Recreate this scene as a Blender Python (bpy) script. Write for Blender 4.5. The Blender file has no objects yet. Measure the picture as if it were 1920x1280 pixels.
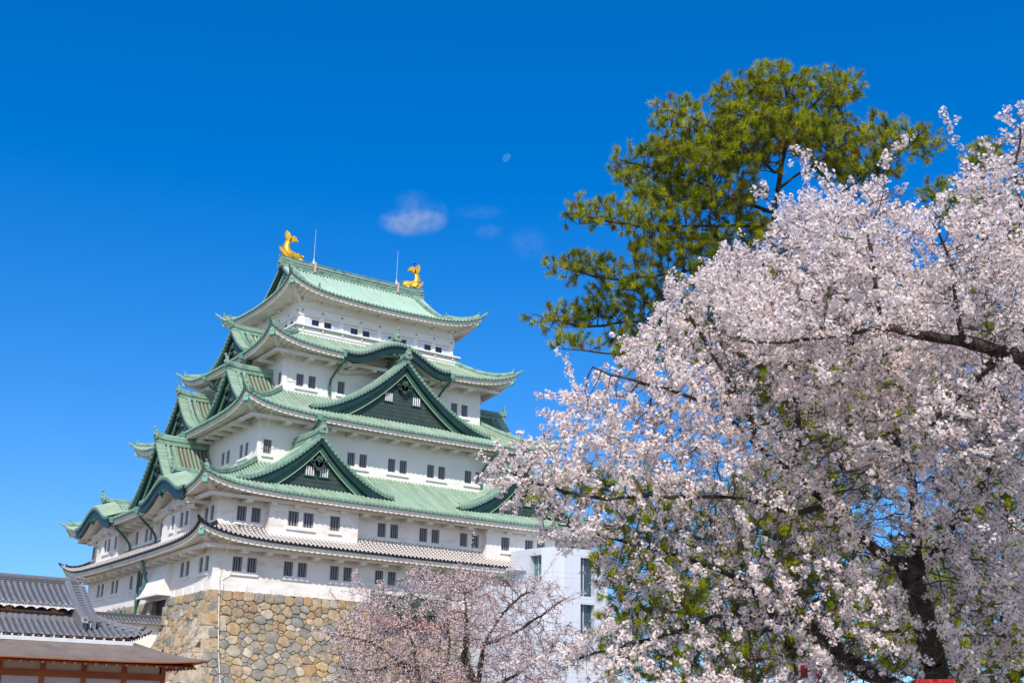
import bpy, math, random
import numpy as np
from mathutils import Matrix, Vector
random.seed(7); RNG = np.random.default_rng(7)
sc = bpy.context.scene
COL = sc.collection
rad = math.radians

# ---------------------------------------------------------------- camera
CF, CYAW, CPITCH, CROLL = 2267.4, 0.968833, 0.309652, 0.019628
CAM = np.array([-33.439, -87.401, 0.0])
_f = np.array([math.cos(CPITCH)*math.cos(CYAW), math.cos(CPITCH)*math.sin(CYAW), math.sin(CPITCH)])
_r = np.array([math.sin(CYAW), -math.cos(CYAW), 0.0]); _u = np.cross(_r, _f)
CR = _r*math.cos(CROLL)+_u*math.sin(CROLL); CU = -_r*math.sin(CROLL)+_u*math.cos(CROLL); CFW = _f
camd = bpy.data.cameras.new('camera'); cam = bpy.data.objects.new('camera', camd); COL.objects.link(cam)
camd.sensor_width = 36; camd.sensor_fit = 'HORIZONTAL'; camd.lens = CF/1920*36
camd.clip_start = 0.5; camd.clip_end = 20000
M = Matrix.Identity(4)
for i in range(3):
    M[i][0] = CR[i]; M[i][1] = CU[i]; M[i][2] = -CFW[i]; M[i][3] = CAM[i]
cam.matrix_world = M
sc.camera = cam

# ---------------------------------------------------------------- sky, sun, exposure
SKY_SAT = 1.56
SUN_EL, SUN_DIR = rad(43.5), (-0.627, -0.779)
SUN_ROT = math.atan2(SUN_DIR[0], SUN_DIR[1])
world = bpy.data.worlds.new('World'); sc.world = world; world.use_nodes = True
wn = world.node_tree; wn.nodes.clear()
sky = wn.nodes.new('ShaderNodeTexSky'); sky.sky_type = 'NISHITA'; sky.sun_disc = False
sky.sun_elevation = SUN_EL; sky.sun_rotation = SUN_ROT % (2*math.pi)
sky.altitude = 0; sky.air_density = 1.0; sky.dust_density = 0.3; sky.ozone_density = 2.5
hs = wn.nodes.new('ShaderNodeHueSaturation'); hs.inputs['Saturation'].default_value = 1.5; hs.inputs['Value'].default_value = 1.70; hs.inputs['Hue'].default_value = .512
gmn = wn.nodes.new('ShaderNodeGamma'); gmn.inputs[1].default_value = 0.92
bg = wn.nodes.new('ShaderNodeBackground'); bg.inputs['Strength'].default_value = 0.12
wo = wn.nodes.new('ShaderNodeOutputWorld')
tcw = wn.nodes.new('ShaderNodeTexCoord'); mpw = wn.nodes.new('ShaderNodeMapping'); mpw.inputs['Scale'].default_value = (1, 1, .86); mpw.inputs['Location'].default_value = (0, 0, .075)
wn.links.new(tcw.outputs['Generated'], mpw.inputs[0]); nrm = wn.nodes.new('ShaderNodeVectorMath'); nrm.operation = 'NORMALIZE'; wn.links.new(mpw.outputs[0], nrm.inputs[0]); wn.links.new(nrm.outputs[0], sky.inputs['Vector'])
wn.links.new(sky.outputs[0], gmn.inputs[0]); wn.links.new(gmn.outputs[0], hs.inputs['Color'])
dt = wn.nodes.new('ShaderNodeVectorMath'); dt.operation = 'DOT_PRODUCT'; wn.links.new(tcw.outputs['Generated'], dt.inputs[0]); dt.inputs[1].default_value = (SUN_DIR[0], SUN_DIR[1], 0)
mrw = wn.nodes.new('ShaderNodeMapRange'); mrw.inputs[1].default_value = -.25; mrw.inputs[2].default_value = .5; mrw.inputs[3].default_value = SKY_SAT; mrw.inputs[4].default_value = 1.05; wn.links.new(dt.outputs['Value'], mrw.inputs[0]); wn.links.new(mrw.outputs[0], hs.inputs['Saturation']); wn.links.new(hs.outputs[0], bg.inputs[0]); wn.links.new(bg.outputs[0], wo.inputs[0])
sund = bpy.data.lights.new('sun', 'SUN'); sund.energy = 4.6; sund.angle = rad(0.53); sund.color = (1.0, 0.94, 0.86)
sun = bpy.data.objects.new('sun', sund); COL.objects.link(sun)
sv = Vector((SUN_DIR[0]*math.cos(SUN_EL), SUN_DIR[1]*math.cos(SUN_EL), math.sin(SUN_EL)))
sun.rotation_euler = sv.to_track_quat('Z', 'Y').to_euler(); sun.location = (-60, -120, 80)
sc.view_settings.view_transform = 'Standard'; sc.view_settings.look = 'None'
sc.view_settings.exposure = 0.0; sc.view_settings.gamma = 1.0

# ---------------------------------------------------------------- helpers
def W(px, py, depth):
    """world point seen at a photo pixel (1920 wide) at a depth in metres"""
    return CAM + depth*(CFW + (px-960)/CF*CR + (640-py)/CF*CU)

class MB:
    """collects vertices / faces / per-vertex attribute and links ONE mesh"""
    def __init__(s): s.v = []; s.n = 0; s.f = []; s.at = []
    def add(s, V, F, mi=0, at=None):
        V = np.asarray(V, float).reshape(-1, 3); F = np.asarray(F, np.int64)
        s.v.append(V); s.f.append((F+s.n, mi))
        if at is None: at = np.zeros((len(V), 3))
        at = np.asarray(at, float)
        if at.shape[1] == 2: at = np.hstack([at, np.zeros((len(V), 1))])
        s.at.append(at); s.n += len(V); return s
    def grid(s, P, at=None, mi=0, keepc=None):
        P = np.asarray(P, float); r, c = P.shape[:2]
        i = np.arange(r*c).reshape(r, c)
        F = np.stack([i[:-1, :-1], i[1:, :-1], i[1:, 1:], i[:-1, 1:]], -1)
        if keepc is not None: F = F[:, keepc[:-1] & keepc[1:]]
        F = F.reshape(-1, 4)
        if at is not None: at = np.asarray(at, float); at = at.reshape(r*c, at.shape[-1])
        return s.add(P.reshape(-1, 3), F, mi, at)
    def hexa(s, c8, mi=0):
        F = [(0, 1, 2, 3), (7, 6, 5, 4), (0, 4, 5, 1), (1, 5, 6, 2), (2, 6, 7, 3), (3, 7, 4, 0)]
        return s.add(c8, F, mi)
    def box(s, x0, x1, y0, y1, z0, z1, mi=0):
        return s.hexa([(x0, y0, z0), (x1, y0, z0), (x1, y1, z0), (x0, y1, z0), (x0, y0, z1), (x1, y0, z1), (x1, y1, z1), (x0, y1, z1)], mi)
    def sbox(s, side, c, a0, a1, o0, o1, z0, z1, mi=0):
        A = [(a0, o0, z0), (a1, o0, z0), (a1, o1, z0), (a0, o1, z0), (a0, o0, z1), (a1, o0, z1), (a1, o1, z1), (a0, o1, z1)]
        A = np.array(A); return s.hexa(PT(side, c, A[:, 0], A[:, 1], A[:, 2]), mi)
    def prism(s, poly, axis, t, mi=0):
        """poly (n,3) planar; extruded by the vector axis*t"""
        P = np.asarray(poly, float); n = len(P); Q = P+np.asarray(axis, float)*t
        s.add(np.vstack([P, Q]), np.array([[i, (i+1) % n, n+(i+1) % n, n+i] for i in range(n)]), mi)
        s.f.append((np.arange(n)[None]+s.n-2*n, mi)); s.f.append((np.arange(n)[None][:, ::-1]+s.n-n, mi)); return s
    def sweep(s, path, prof, mi=0, at=None):
        P = np.asarray(path, float); n = len(P); pr = np.asarray(prof, float); m = len(pr)
        T = np.gradient(P, axis=0); S = np.cross(T, [0, 0, 1.0]); S /= np.linalg.norm(S, axis=1)[:, None]+1e-9
        G = P[:, None]+S[:, None]*pr[None, :, :1]+np.array([0, 0, 1.0])*pr[None, :, 1:2]
        i = np.arange(n*m).reshape(n, m); j = np.roll(i, -1, 1)
        F = np.stack([i[:-1], j[:-1], j[1:], i[1:]], -1).reshape(-1, 4)
        s.add(G.reshape(-1, 3), F, mi)
        s.f.append((np.arange(m)[None]+s.n-n*m, mi)); s.f.append((np.arange(m)[None][:, ::-1]+s.n-m, mi)); return s
    def tube(s, path, radii, k=8, mi=0, cap=True):
        P = np.asarray(path, float); n = len(P); R = np.broadcast_to(np.asarray(radii, float), (n,))
        T = np.gradient(P, axis=0); T /= np.linalg.norm(T, axis=1)[:, None]+1e-9
        ref = np.where(np.abs(T[:, 2:3]) > .9, [[1.0, 0, 0]], [[0, 0, 1.0]])
        A = np.cross(T, ref); A /= np.linalg.norm(A, axis=1)[:, None]+1e-9; B = np.cross(T, A)
        th = np.arange(k)*2*math.pi/k
        G = P[:, None]+R[:, None, None]*(A[:, None]*np.cos(th)[None, :, None]+B[:, None]*np.sin(th)[None, :, None])
        i = np.arange(n*k).reshape(n, k); j = np.roll(i, -1, 1)
        s.add(G.reshape(-1, 3), np.stack([i[:-1], j[:-1], j[1:], i[1:]], -1).reshape(-1, 4), mi)
        if cap:
            s.f.append((np.arange(k)[None]+s.n-n*k, mi)); s.f.append((np.arange(k)[None][:, ::-1]+s.n-k, mi))
        return s
    def ball(s, c, r, k=8, m=6, mi=0):
        r = np.broadcast_to(np.asarray(r, float), (3,)); th = np.linspace(0, 2*math.pi, k+1); ph = np.linspace(0, math.pi, m+1)
        G = np.stack([np.outer(np.sin(ph), np.cos(th))*r[0], np.outer(np.sin(ph), np.sin(th))*r[1], np.outer(np.cos(ph), np.ones(k+1))*r[2]], -1)+np.asarray(c, float)
        return s.grid(G, None, mi)
    def build(s, name, mats, parent=None, smooth=False, at=False):
        me = bpy.data.meshes.new(name)
        if not isinstance(mats, (list, tuple)): mats = [mats]
        V = np.vstack(s.v); me.vertices.add(len(V)); me.vertices.foreach_set('co', V.astype(np.float32).ravel())
        lo = np.concatenate([F.ravel() for F, _ in s.f]); ks = np.concatenate([np.full(len(F), F.shape[1]) for F, _ in s.f])
        mi = np.concatenate([np.full(len(F), m) for F, m in s.f])
        me.loops.add(len(lo)); me.loops.foreach_set('vertex_index', lo.astype(np.int32))
        me.polygons.add(len(ks)); me.polygons.foreach_set('loop_start', np.concatenate([[0], np.cumsum(ks)[:-1]]).astype(np.int32))
        me.polygons.foreach_set('material_index', mi.astype(np.int32))
        me.polygons.foreach_set('use_smooth', np.full(len(ks), smooth))
        for m in mats: me.materials.append(m)
        if at:
            a = me.attributes.new('tuv', 'FLOAT_VECTOR', 'POINT'); a.data.foreach_set('vector', np.vstack(s.at).astype(np.float32).ravel())
        me.update(calc_edges=True); me.validate()
        o = bpy.data.objects.new(name, me); COL.objects.link(o)
        if parent is not None: o.parent = parent
        return o

def tag(o, label, cat, group=None):
    o['label'] = label; o['category'] = cat
    if group: o['group'] = group
    return o
def thing(name, label, cat, group=None):
    return tag(empty(name), label, cat, group)
def empty(name):
    o = bpy.data.objects.new(name, None); o.empty_display_size = .5; COL.objects.link(o); return o

# ---------------------------------------------------------------- materials
def mat(name, col, rough=.7, metal=0.0, col2=None, scale=3.0, stain=None, stain_scale=.5, stain_lo=.5, stain_hi=.7, use_at=False,
        at_scale=(1, 1, 1), bump=0.0, bump_scale=20.0, spec=.4, detail=5, valley=0.0):
    m = bpy.data.materials.new(name); m.use_nodes = True; nt = m.node_tree; N = nt.nodes; L = nt.links
    b = N['Principled BSDF']; b.inputs['Roughness'].default_value = rough; b.inputs['Metallic'].default_value = metal
    b.inputs['Specular IOR Level'].default_value = spec
    if use_at:
        a = N.new('ShaderNodeAttribute'); a.attribute_name = 'tuv'; src = a.outputs['Vector']
    else:
        a = N.new('ShaderNodeTexCoord'); src = a.outputs['Object']
    mp = N.new('ShaderNodeMapping'); mp.inputs['Scale'].default_value = at_scale; L.new(src, mp.inputs[0]); src = mp.outputs[0]
    last = None
    if col2 is not None:
        n = N.new('ShaderNodeTexNoise'); n.inputs['Scale'].default_value = scale; n.inputs['Detail'].default_value = detail; n.inputs['Roughness'].default_value = .65
        L.new(src, n.inputs['Vector']); r = N.new('ShaderNodeValToRGB'); r.color_ramp.elements[0].position = .35; r.color_ramp.elements[1].position = .65
        r.color_ramp.elements[0].color = (*col, 1); r.color_ramp.elements[1].color = (*col2, 1); L.new(n.outputs[0], r.inputs[0]); last = r.outputs[0]
    if stain is not None:
        n = N.new('ShaderNodeTexNoise'); n.inputs['Scale'].default_value = stain_scale; n.inputs['Detail'].default_value = 6; n.inputs['Roughness'].default_value = .7
        L.new(src, n.inputs['Vector']); r = N.new('ShaderNodeMapRange'); r.inputs[1].default_value = stain_lo; r.inputs[2].default_value = stain_hi; L.new(n.outputs[0], r.inputs[0])
        mx = N.new('ShaderNodeMix'); mx.data_type = 'RGBA'; L.new(r.outputs[0], mx.inputs[0])
        if last is not None: L.new(last, mx.inputs[6])
        else: mx.inputs[6].default_value = (*col, 1)
        mx.inputs[7].default_value = (*stain, 1); last = mx.outputs[2]
    if valley:
        sp = N.new('ShaderNodeSeparateXYZ'); L.new(a.outputs['Vector'], sp.inputs[0])
        fr = N.new('ShaderNodeMath'); fr.operation = 'FRACT'; L.new(sp.outputs[0], fr.inputs[0])
        su = N.new('ShaderNodeMath'); su.operation = 'SUBTRACT'; L.new(fr.outputs[0], su.inputs[0]); su.inputs[1].default_value = .5
        ab = N.new('ShaderNodeMath'); ab.operation = 'ABSOLUTE'; L.new(su.outputs[0], ab.inputs[0])
        r = N.new('ShaderNodeMapRange'); r.inputs[1].default_value = .26; r.inputs[2].default_value = .36; r.inputs[4].default_value = valley; L.new(ab.outputs[0], r.inputs[0])
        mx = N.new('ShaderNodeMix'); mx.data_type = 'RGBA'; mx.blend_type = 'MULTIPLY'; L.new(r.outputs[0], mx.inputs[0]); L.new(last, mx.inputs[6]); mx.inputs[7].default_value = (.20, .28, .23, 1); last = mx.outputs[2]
    if last is not None: L.new(last, b.inputs['Base Color'])
    else: b.inputs['Base Color'].default_value = (*col, 1)
    if bump > 0:
        n = N.new('ShaderNodeTexNoise'); n.inputs['Scale'].default_value = bump_scale; n.inputs['Detail'].default_value = 6; L.new(src, n.inputs['Vector'])
        bp = N.new('ShaderNodeBump'); bp.inputs['Strength'].default_value = bump; bp.inputs['Distance'].default_value = .05; L.new(n.outputs[0], bp.inputs['Height']); L.new(bp.outputs[0], b.inputs['Normal'])
    return m

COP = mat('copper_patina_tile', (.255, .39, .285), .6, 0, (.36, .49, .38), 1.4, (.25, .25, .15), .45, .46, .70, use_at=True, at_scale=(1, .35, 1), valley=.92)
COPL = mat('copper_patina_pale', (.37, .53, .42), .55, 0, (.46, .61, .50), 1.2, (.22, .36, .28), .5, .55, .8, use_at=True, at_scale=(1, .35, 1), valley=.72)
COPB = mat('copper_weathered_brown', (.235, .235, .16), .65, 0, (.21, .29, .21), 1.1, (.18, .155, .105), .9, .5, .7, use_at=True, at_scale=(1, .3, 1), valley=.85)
RID = mat('copper_ridge', (.165, .29, .21), .5, 0, (.28, .41, .32), 1.5, (.07, .15, .11), 1.1, .5, .7)
CAPG = mat('copper_tile_end', (.13, .26, .19), .5, 0, (.25, .40, .31), 3.0)
DRK = mat('dark_copper_barge', (.005, .028, .027), .45, 0, (.013, .048, .042), .9)
INB = mat('green_copper_board', (.03, .085, .06), .5, 0, (.055, .14, .095), 1.2)
PAN = mat('gable_panel_copper', (.030, .052, .044), .55, 0, (.046, .074, .060), 1.2, (.07, .12, .09), .6, .55, .75)
MOU = mat('pale_green_moulding', (.30, .50, .30), .5)
PLA = mat('white_plaster', (.80, .765, .71), .85, 0, (.84, .815, .765), .5, (.72, .67, .59), .40, .55, .85, at_scale=(1, 1, 1.6), bump=.04, bump_scale=8)
PLS = mat('stained_plaster', (.80, .755, .69), .85, 0, (.84, .81, .755), .6, (.58, .475, .35), .42, .50, .76, at_scale=(1, 1, 2.6), bump=.05, bump_scale=8)
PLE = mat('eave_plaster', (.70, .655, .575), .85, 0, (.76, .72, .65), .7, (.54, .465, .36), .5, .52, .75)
GTI = None
BLK = mat('black_tile_edge', (.012, .014, .018), .4)
BAR = mat('window_bar_grey', (.24, .24, .265), .6)
BARW = mat('window_bar_white', (.74, .72, .70), .7)
DGL = mat('dark_interior', (.012, .016, .03), .25)
RDC = mat('red_curtain', (.20, .035, .03), .8)
BGL = mat('blue_dark_glass', (.008, .03, .085), .12, spec=.6)
BRN = mat('brown_window_frame', (.05, .018, .012), .5)
WPN = mat('white_sliding_panel', (.56, .63, .74), .6)
SHL = mat('shadow_line_grey', (.30, .29, .27), .9)  # grey colour standing in for thin shadow lines on the top storey
GLD = mat('gold_leaf', (.90, .46, .035), .30, .45, (.98, .60, .07), 9.0, bump=.8, bump_scale=14)
GPI = mat('green_downpipe', (.03, .11, .085), .4, 0, (.06, .19, .14), 2.0)
LPI = mat('pale_green_pipe', (.18, .42, .32), .5)
STL = mat('grey_metal', (.45, .45, .47), .4, .6)

def tile_lattice(name, base, mortar, width=.34):
    """dark tiles with white plaster joints (on the tuv grid)"""
    m = bpy.data.materials.new(name); m.use_nodes = True; nt = m.node_tree; N = nt.nodes; L = nt.links; b = N['Principled BSDF']
    b.inputs['Roughness'].default_value = .6
    a = N.new('ShaderNodeAttribute'); a.attribute_name = 'tuv'; sp = N.new('ShaderNodeSeparateXYZ'); L.new(a.outputs['Vector'], sp.inputs[0])
    def mth(op, *ins):
        n = N.new('ShaderNodeMath'); n.operation = op
        for k, v in enumerate(ins):
            if isinstance(v, (int, float)): n.inputs[k].default_value = v
            else: L.new(v, n.inputs[k])
        return n.outputs[0]
    fx = mth('FRACT', sp.outputs[0]); fy = mth('FRACT', mth('MULTIPLY', sp.outputs[1], 1/.30))
    rib = mth('LESS_THAN', mth('ABSOLUTE', mth('SUBTRACT', fx, .5)), .30)
    j = mth('LESS_THAN', fy, .42)
    edge = mth('MULTIPLY', mth('GREATER_THAN', mth('ABSOLUTE', mth('SUBTRACT', fx, .5)), .20), mth('LESS_THAN', mth('ABSOLUTE', mth('SUBTRACT', fx, .5)), .31))
    w = mth('MAXIMUM', mth('MULTIPLY', rib, j), edge)
    nz = N.new('ShaderNodeTexNoise'); nz.inputs['Scale'].default_value = .35; nz.inputs['Detail'].default_value = 4; L.new(a.outputs['Vector'], nz.inputs['Vector'])
    w = mth('MULTIPLY', w, mth('LESS_THAN', nz.outputs[0], .66))
    mx = N.new('ShaderNodeMix'); mx.data_type = 'RGBA'; L.new(w, mx.inputs[0]); mx.inputs[6].default_value = (*base, 1); mx.inputs[7].default_value = (*mortar, 1)
    L.new(mx.outputs[2], b.inputs['Base Color']); return m
GTI = tile_lattice('grey_tile_white_mortar', (.10, .10, .115), (.62, .56, .50))
#MATS_END

# ---------------------------------------------------------------- castle keep
U, V = 35.92, 31.78
C = {1: 0.0, 2: 0.0, 3: 4.61, 4: 7.635, 5: 9.68}
#        overhang, eave z, top z, lift
TIER = {1: (2.0, 13.02, 14.30, 1.15), 2: (2.15, 16.84, 20.46, 1.15), 3: (2.40, 24.46, 27.66, 1.35), 4: (2.42, 31.3, 33.92, 1.45), 5: (1.95, 37.33, 42.5, 1.5)}
PITCH = .37
def PT(side, c, a, o, z):
    a = np.asarray(a, float); o = np.asarray(o, float); z = np.asarray(z, float); a, o, z = np.broadcast_arrays(a, o, z)
    if side == 'S': return np.stack([a, c-o, z], -1)
    if side == 'N': return np.stack([a, V-c+o, z], -1)
    if side == 'W': return np.stack([c-o, a, z], -1)
    return np.stack([U-c+o, a, z], -1)
def LEN(side): return U if side in 'SN' else V
def sh(e): return .75*np.exp(-e/1.7)+.25*np.exp(-e/5.0)
def tier_D(k):
    O = TIER[k][0]
    if k == 1: return O
    if k == 5: return V/2-C[5]+O
    return O+C[k+1]-C[k]
def roof_z(k, d, e):
    O, ze, zt, lf = TIER[k]; x = d/tier_D(k)
    kk = .62 if k == 5 else .74
    return ze+(zt-ze)*(kk*x+(1-kk)*x*x)+lf*sh(e)*np.clip(1-x, 0, 1)**1.6*(1 if k != 5 else np.clip(1-d/4.0, 0, 1)**1.2)
RIB = [(-.5, 0), (-.31, 0), (-.22, .10), (0, .15), (.22, .10), (.31, 0)]
def rib_cols(a0, a1, pitch):
    n = max(1, int(round((a1-a0)/pitch))); p = (a1-a0)/n
    a = []; h = []; u = []
    for i in range(n):
        cc = a0+(i+.5)*p
        for off, hh in RIB: a.append(cc+off*p); h.append(hh); u.append(i+.5+off)
    a.append(a1); h.append(0); u.append(n)
    return np.array(a), np.array(h), np.array(u), a0+(np.arange(n)+.5)*p
KARA = {('S', 4): [(17.85, 5.4)], ('W', 2): [(6.75, 5.1), (V-6.75, 5.1)]}
def kcut(side, k, a, f=.9):
    m = np.ones(len(a), bool)
    for a0, w in KARA.get((side, k), []): m &= np.abs(a-a0) > w*f
    return m
GU0, GU1 = 10.35, U-10.35      # gable planes of the top roof
def skirt(mb, side, k, caps=True):
    c = C[k]; O, ze, zt, lf = TIER[k]; D = tier_D(k); L_ = LEN(side); a0, a1 = c-O, L_-c+O
    a, h, u, ctr = rib_cols(a0, a1, PITCH)
    e = np.clip(np.minimum(a-a0, a1-a), 0, None)
    dm = np.minimum(D, e)
    if k == 5:
        if side in 'SN': dm = np.where((a > GU0-.05) & (a < GU1+.05), D, e)
        else: dm = np.minimum(e, GU0+.9-(c-O))
    dm = np.maximum(dm, .012)
    kp = kcut(side, k, a); d0 = np.where(kp, 0, np.minimum(1.35, dm*.8))
    nt = 14; t = np.linspace(0, 1, nt)[:, None]; d = d0[None]+(dm-d0)[None]*t; ee = np.broadcast_to(e[None], d.shape)
    z = roof_z(k, d, ee)+h[None]
    dl = .26*np.exp(-ee/1.2)*np.clip(1-d/D, 0, 1); sg = np.where(a-a0 < a1-a, -1, 1)[None]
    P = PT(side, c, a[None]+sg*dl, O-d+dl, z)
    at = np.stack([np.broadcast_to(u[None], d.shape), d, np.broadcast_to(a[None]*.1+k*7, d.shape)], -1)
    mb.grid(P, at, 0)
    # tile edge
    zz = z[0]; od = O+dl[0]; aa = a+(sg*dl)[0]
    E = np.stack([PT(side, c, aa, od, zz), PT(side, c, aa, od, zz-.10-h*.6), PT(side, c, aa, od-.25, zz-.14-h)], 0)
    mb.grid(E, None, 1, kp)
    if caps:
        th = np.arange(6)*math.pi/3
        for cc in ctr:
            if not kcut(side, k, np.array([cc]))[0]: continue
            e1 = min(cc-a0, a1-cc); dd = .26*math.exp(-e1/1.2); s1 = -1 if cc-a0 < a1-cc else 1
            zc = roof_z(k, np.array(0.0), np.array(e1))+.03
            mb.add(PT(side, c, cc+s1*dd+.085*np.cos(th), np.full(6, O+dd+.025), zc+.085*np.sin(th)), [list(range(6))], 2)
def eave(mb, side, k):
    """white fascia, scalloped rafter line and corrugated soffit"""
    c = C[k]; O, ze, zt, lf = TIER[k]; D = tier_D(k); L_ = LEN(side); a0, a1 = c-O, L_-c+O
    n = int((a1-a0)/.49); p = (a1-a0)/n; a = []; w = []
    for i in range(n):
        for fq in (.0, .06, .2, .35, .5, .65, .8, .94): a.append(a0+(i+fq)*p); w.append(math.sqrt(max(0, 1-(2*fq-1)**2)))
    a.append(a1); w.append(0); a = np.array(a); w = np.array(w); e = np.clip(np.minimum(a-a0, a1-a), 0, None)
    zb = ze+lf*sh(np.maximum(e, .15)); oi = .17; dl = .22*np.exp(-e/1.2); sg = np.where(a-a0 < a1-a, -1, 1); aa = a+sg*(dl-np.minimum(.17, np.maximum(.17-e, 0)))
    oo = O-oi+dl
    R = [PT(side, c, aa, oo, zb-.06), PT(side, c, aa, oo, zb-.29), PT(side, c, aa, oo-.07, zb-.295), PT(side, c, aa, oo-.07, zb-.35-.15*w)]
    kp = kcut(side, k, a, .86)
    mb.grid(np.stack(R, 0), None, 0, kp)
    dm = np.minimum(O-oi-.07, np.maximum(e-.0, .02)); t = np.linspace(0, 1, 6)[:, None]; d = dm[None]*t
    z = ze-.35-.15*w[None]+lf*sh(np.maximum(e, .15))[None]*np.clip(1-d/O, 0, 1)**1.3+.20*d
    mb.grid(PT(side, c, aa[None]*(1-t)+a[None]*t, oo[None]-.07-d-(dl[None]*t), z), None, 0, kp)
def eave_arms(mb, side, k):
    c = C[k]; O, ze, zt, lf = TIER[k]; L_ = LEN(side)
    op = O*.48; zb = ze-.35-.15+.2*(O-.24-op)-.02
    q_ = op+.16 if side in 'SN' else op-.165
    mb.sbox(side, c, c-q_, L_-c+q_, op-.16, op+.16, zb-.26, zb, 0)
    n = int((L_-2*c)/1.98); st = (L_-2*c)/n
    for i in range(n+1):
        a = c+i*st
        if 0 < i < n:
            mb.sbox(side, c, a-.24, a+.24, 0, op+.22, zb-.50, zb-.262, 0)
RP = [(-.20, -.1), (-.20, .14), (-.27, .17), (-.27, .23), (-.17, .26), (-.17, .42), (-.09, .52), (.09, .52), (.17, .42), (.17, .26), (.27, .23), (.27, .17), (.20, .14), (.20, -.1)]
def prof(s, hs_=1.0): return [(x*s, y*hs_) for x, y in RP]
def hip_path(k, cx, cy, d0, d1, n=16):
    c = C[k]; O = TIER[k][0]; d = np.linspace(d0, d1, n); dl = .26*np.exp(-d/1.2)*np.clip(1-d/tier_D(k), 0, 1)
    z = roof_z(k, d, d)+.02
    x = c-O+d-dl; y = c-O+d-dl
    X = np.where(cx < 0, x, U-x); Y = np.where(cy < 0, y, V-y)
    return np.stack([X, Y, z], -1)
def oni(mb, p, dirv, s=1.0, mi=0):
    """ridge-end ornament: plate, shoulders, horn and ball"""
    p = np.asarray(p, float); d = np.asarray(dirv, float); d[2] = 0; d /= np.linalg.norm(d); q = np.array([-d[1], d[0], 0]); z = np.array([0, 0, 1.0])
    out = [(-.30, -.15), (-.42, .05), (-.34, .25), (-.27, .40), (-.22, .62), (-.08, .74), (.08, .74), (.22, .62), (.27, .40), (.34, .25), (.42, .05), (.30, -.15)]
    poly = np.array([p+q*x*s+z*y*s-d*.06*s for x, y in out]); mb.prism(poly, d, .16*s, mi)
    mb.tube([p+d*(.02*s)+z*.62*s, p+d*.08*s+z*.80*s, p+d*.16*s+z*.90*s], [.13*s, .11*s, .08*s], 6, mi)
    mb.ball(p+d*.16*s+z*.93*s, .13*s, 7, 5, mi)
    mb.ball(p+d*.12*s+z*.30*s, (.16*s, .16*s, .16*s), 7, 5, mi)
def corner_tip(mb, k, cx, cy, mi=0):
    P = hip_path(k, cx, cy, .0, .45, 4); d = P[0]-P[-1]; d /= np.linalg.norm(d)
    mb.tube([P[1]+[0, 0, .05], P[0]+d*.05+[0, 0, .07], P[0]+d*(.42 if k > 1 else .22)+[0, 0, .20 if k > 1 else .14]], [.15, .13, .05], 6, mi)

keep = thing('castle_keep', 'five tiered white plaster castle keep with green copper roofs on a stone base', 'castle')
ALL = ['S', 'W', 'E', 'N']
for k in (1, 2, 3, 4, 5):
    mb = MB()
    for s_ in ALL: skirt(mb, s_, k, caps=s_ in 'SW')
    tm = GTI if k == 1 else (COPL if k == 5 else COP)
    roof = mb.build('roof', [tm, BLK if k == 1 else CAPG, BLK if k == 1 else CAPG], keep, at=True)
    mb = MB()
    for s_ in ALL: eave(mb, s_, k)
    mb.build('eave_soffit', PLE, keep)
    if k < 5:
        mb = MB()
        for s_ in ALL: eave_arms(mb, s_, k)
        mb.build('eave_brackets', PLE, keep)
    else:
        for s_ in 'SW':
            L_ = LEN(s_); n = 9 if s_ == 'S' else 7
            for i in range(n):
                a = C[5]+.35+i*(L_-2*C[5]-.7)/(n-1); mb = MB(); mb.sbox(s_, C[5], a-.2, a+.2, 0, .42, 36.98, 37.3); mb.build('eave_bracket', PLE, keep)
    D = tier_D(k); RM = BLK if k == 1 else RID
    for cx, cy in ((-1, -1), (-1, 1), (1, -1), (1, 1)):
        dmax = D-.1 if k < 5 else (GU0-(C[5]-TIER[5][0]))
        mb = MB()
        P = hip_path(k, cx, cy, .38, dmax); mb.sweep(P, prof(.8 if k > 1 else .6, .9 if k > 1 else .55), 0)
        dd = P[0]-P[3]
        if k > 1: oni(mb, P[0]+[0, 0, .1], dd, .62)
        else:
            mb.tube([P[0]+[0, 0, .12], P[0]+dd/np.linalg.norm(dd)*.12+[0, 0, .36]], [.11, .05], 5)
        corner_tip(mb, k, cx, cy)
        mb.build('hip_ridge', RM, roof, at=False)
        # hip beam with green end cap under the corner
        c = C[k]; O = TIER[k][0]; zc = TIER[k][1]+TIER[k][3]
        x0 = c-.0; x1 = c-O+.28
        def xy(x): return (x if cx < 0 else U-x, x if cy < 0 else V-x)
        p0 = np.array([*xy(x0), TIER[k][1]-.35]); p1 = np.array([*xy(x1), zc-.88]); pm = (p0+p1)/2-[0, 0, .15]; pe = p1+(p1-pm)*.16
        mb = MB(); mb.sweep([p0, pm, p1], [(-.15, -.18), (-.15, .2), (.15, .2), (.15, -.18)]); mb.build('hip_beam', PLE, keep)
        mb = MB(); mb.sweep([p1-(p1-pm)*.06, pe], [(-.2, -.24), (-.2, .22), (0, .30), (.2, .22), (.2, -.24)]); mb.build('beam_end_cap', LPI, keep)

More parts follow.
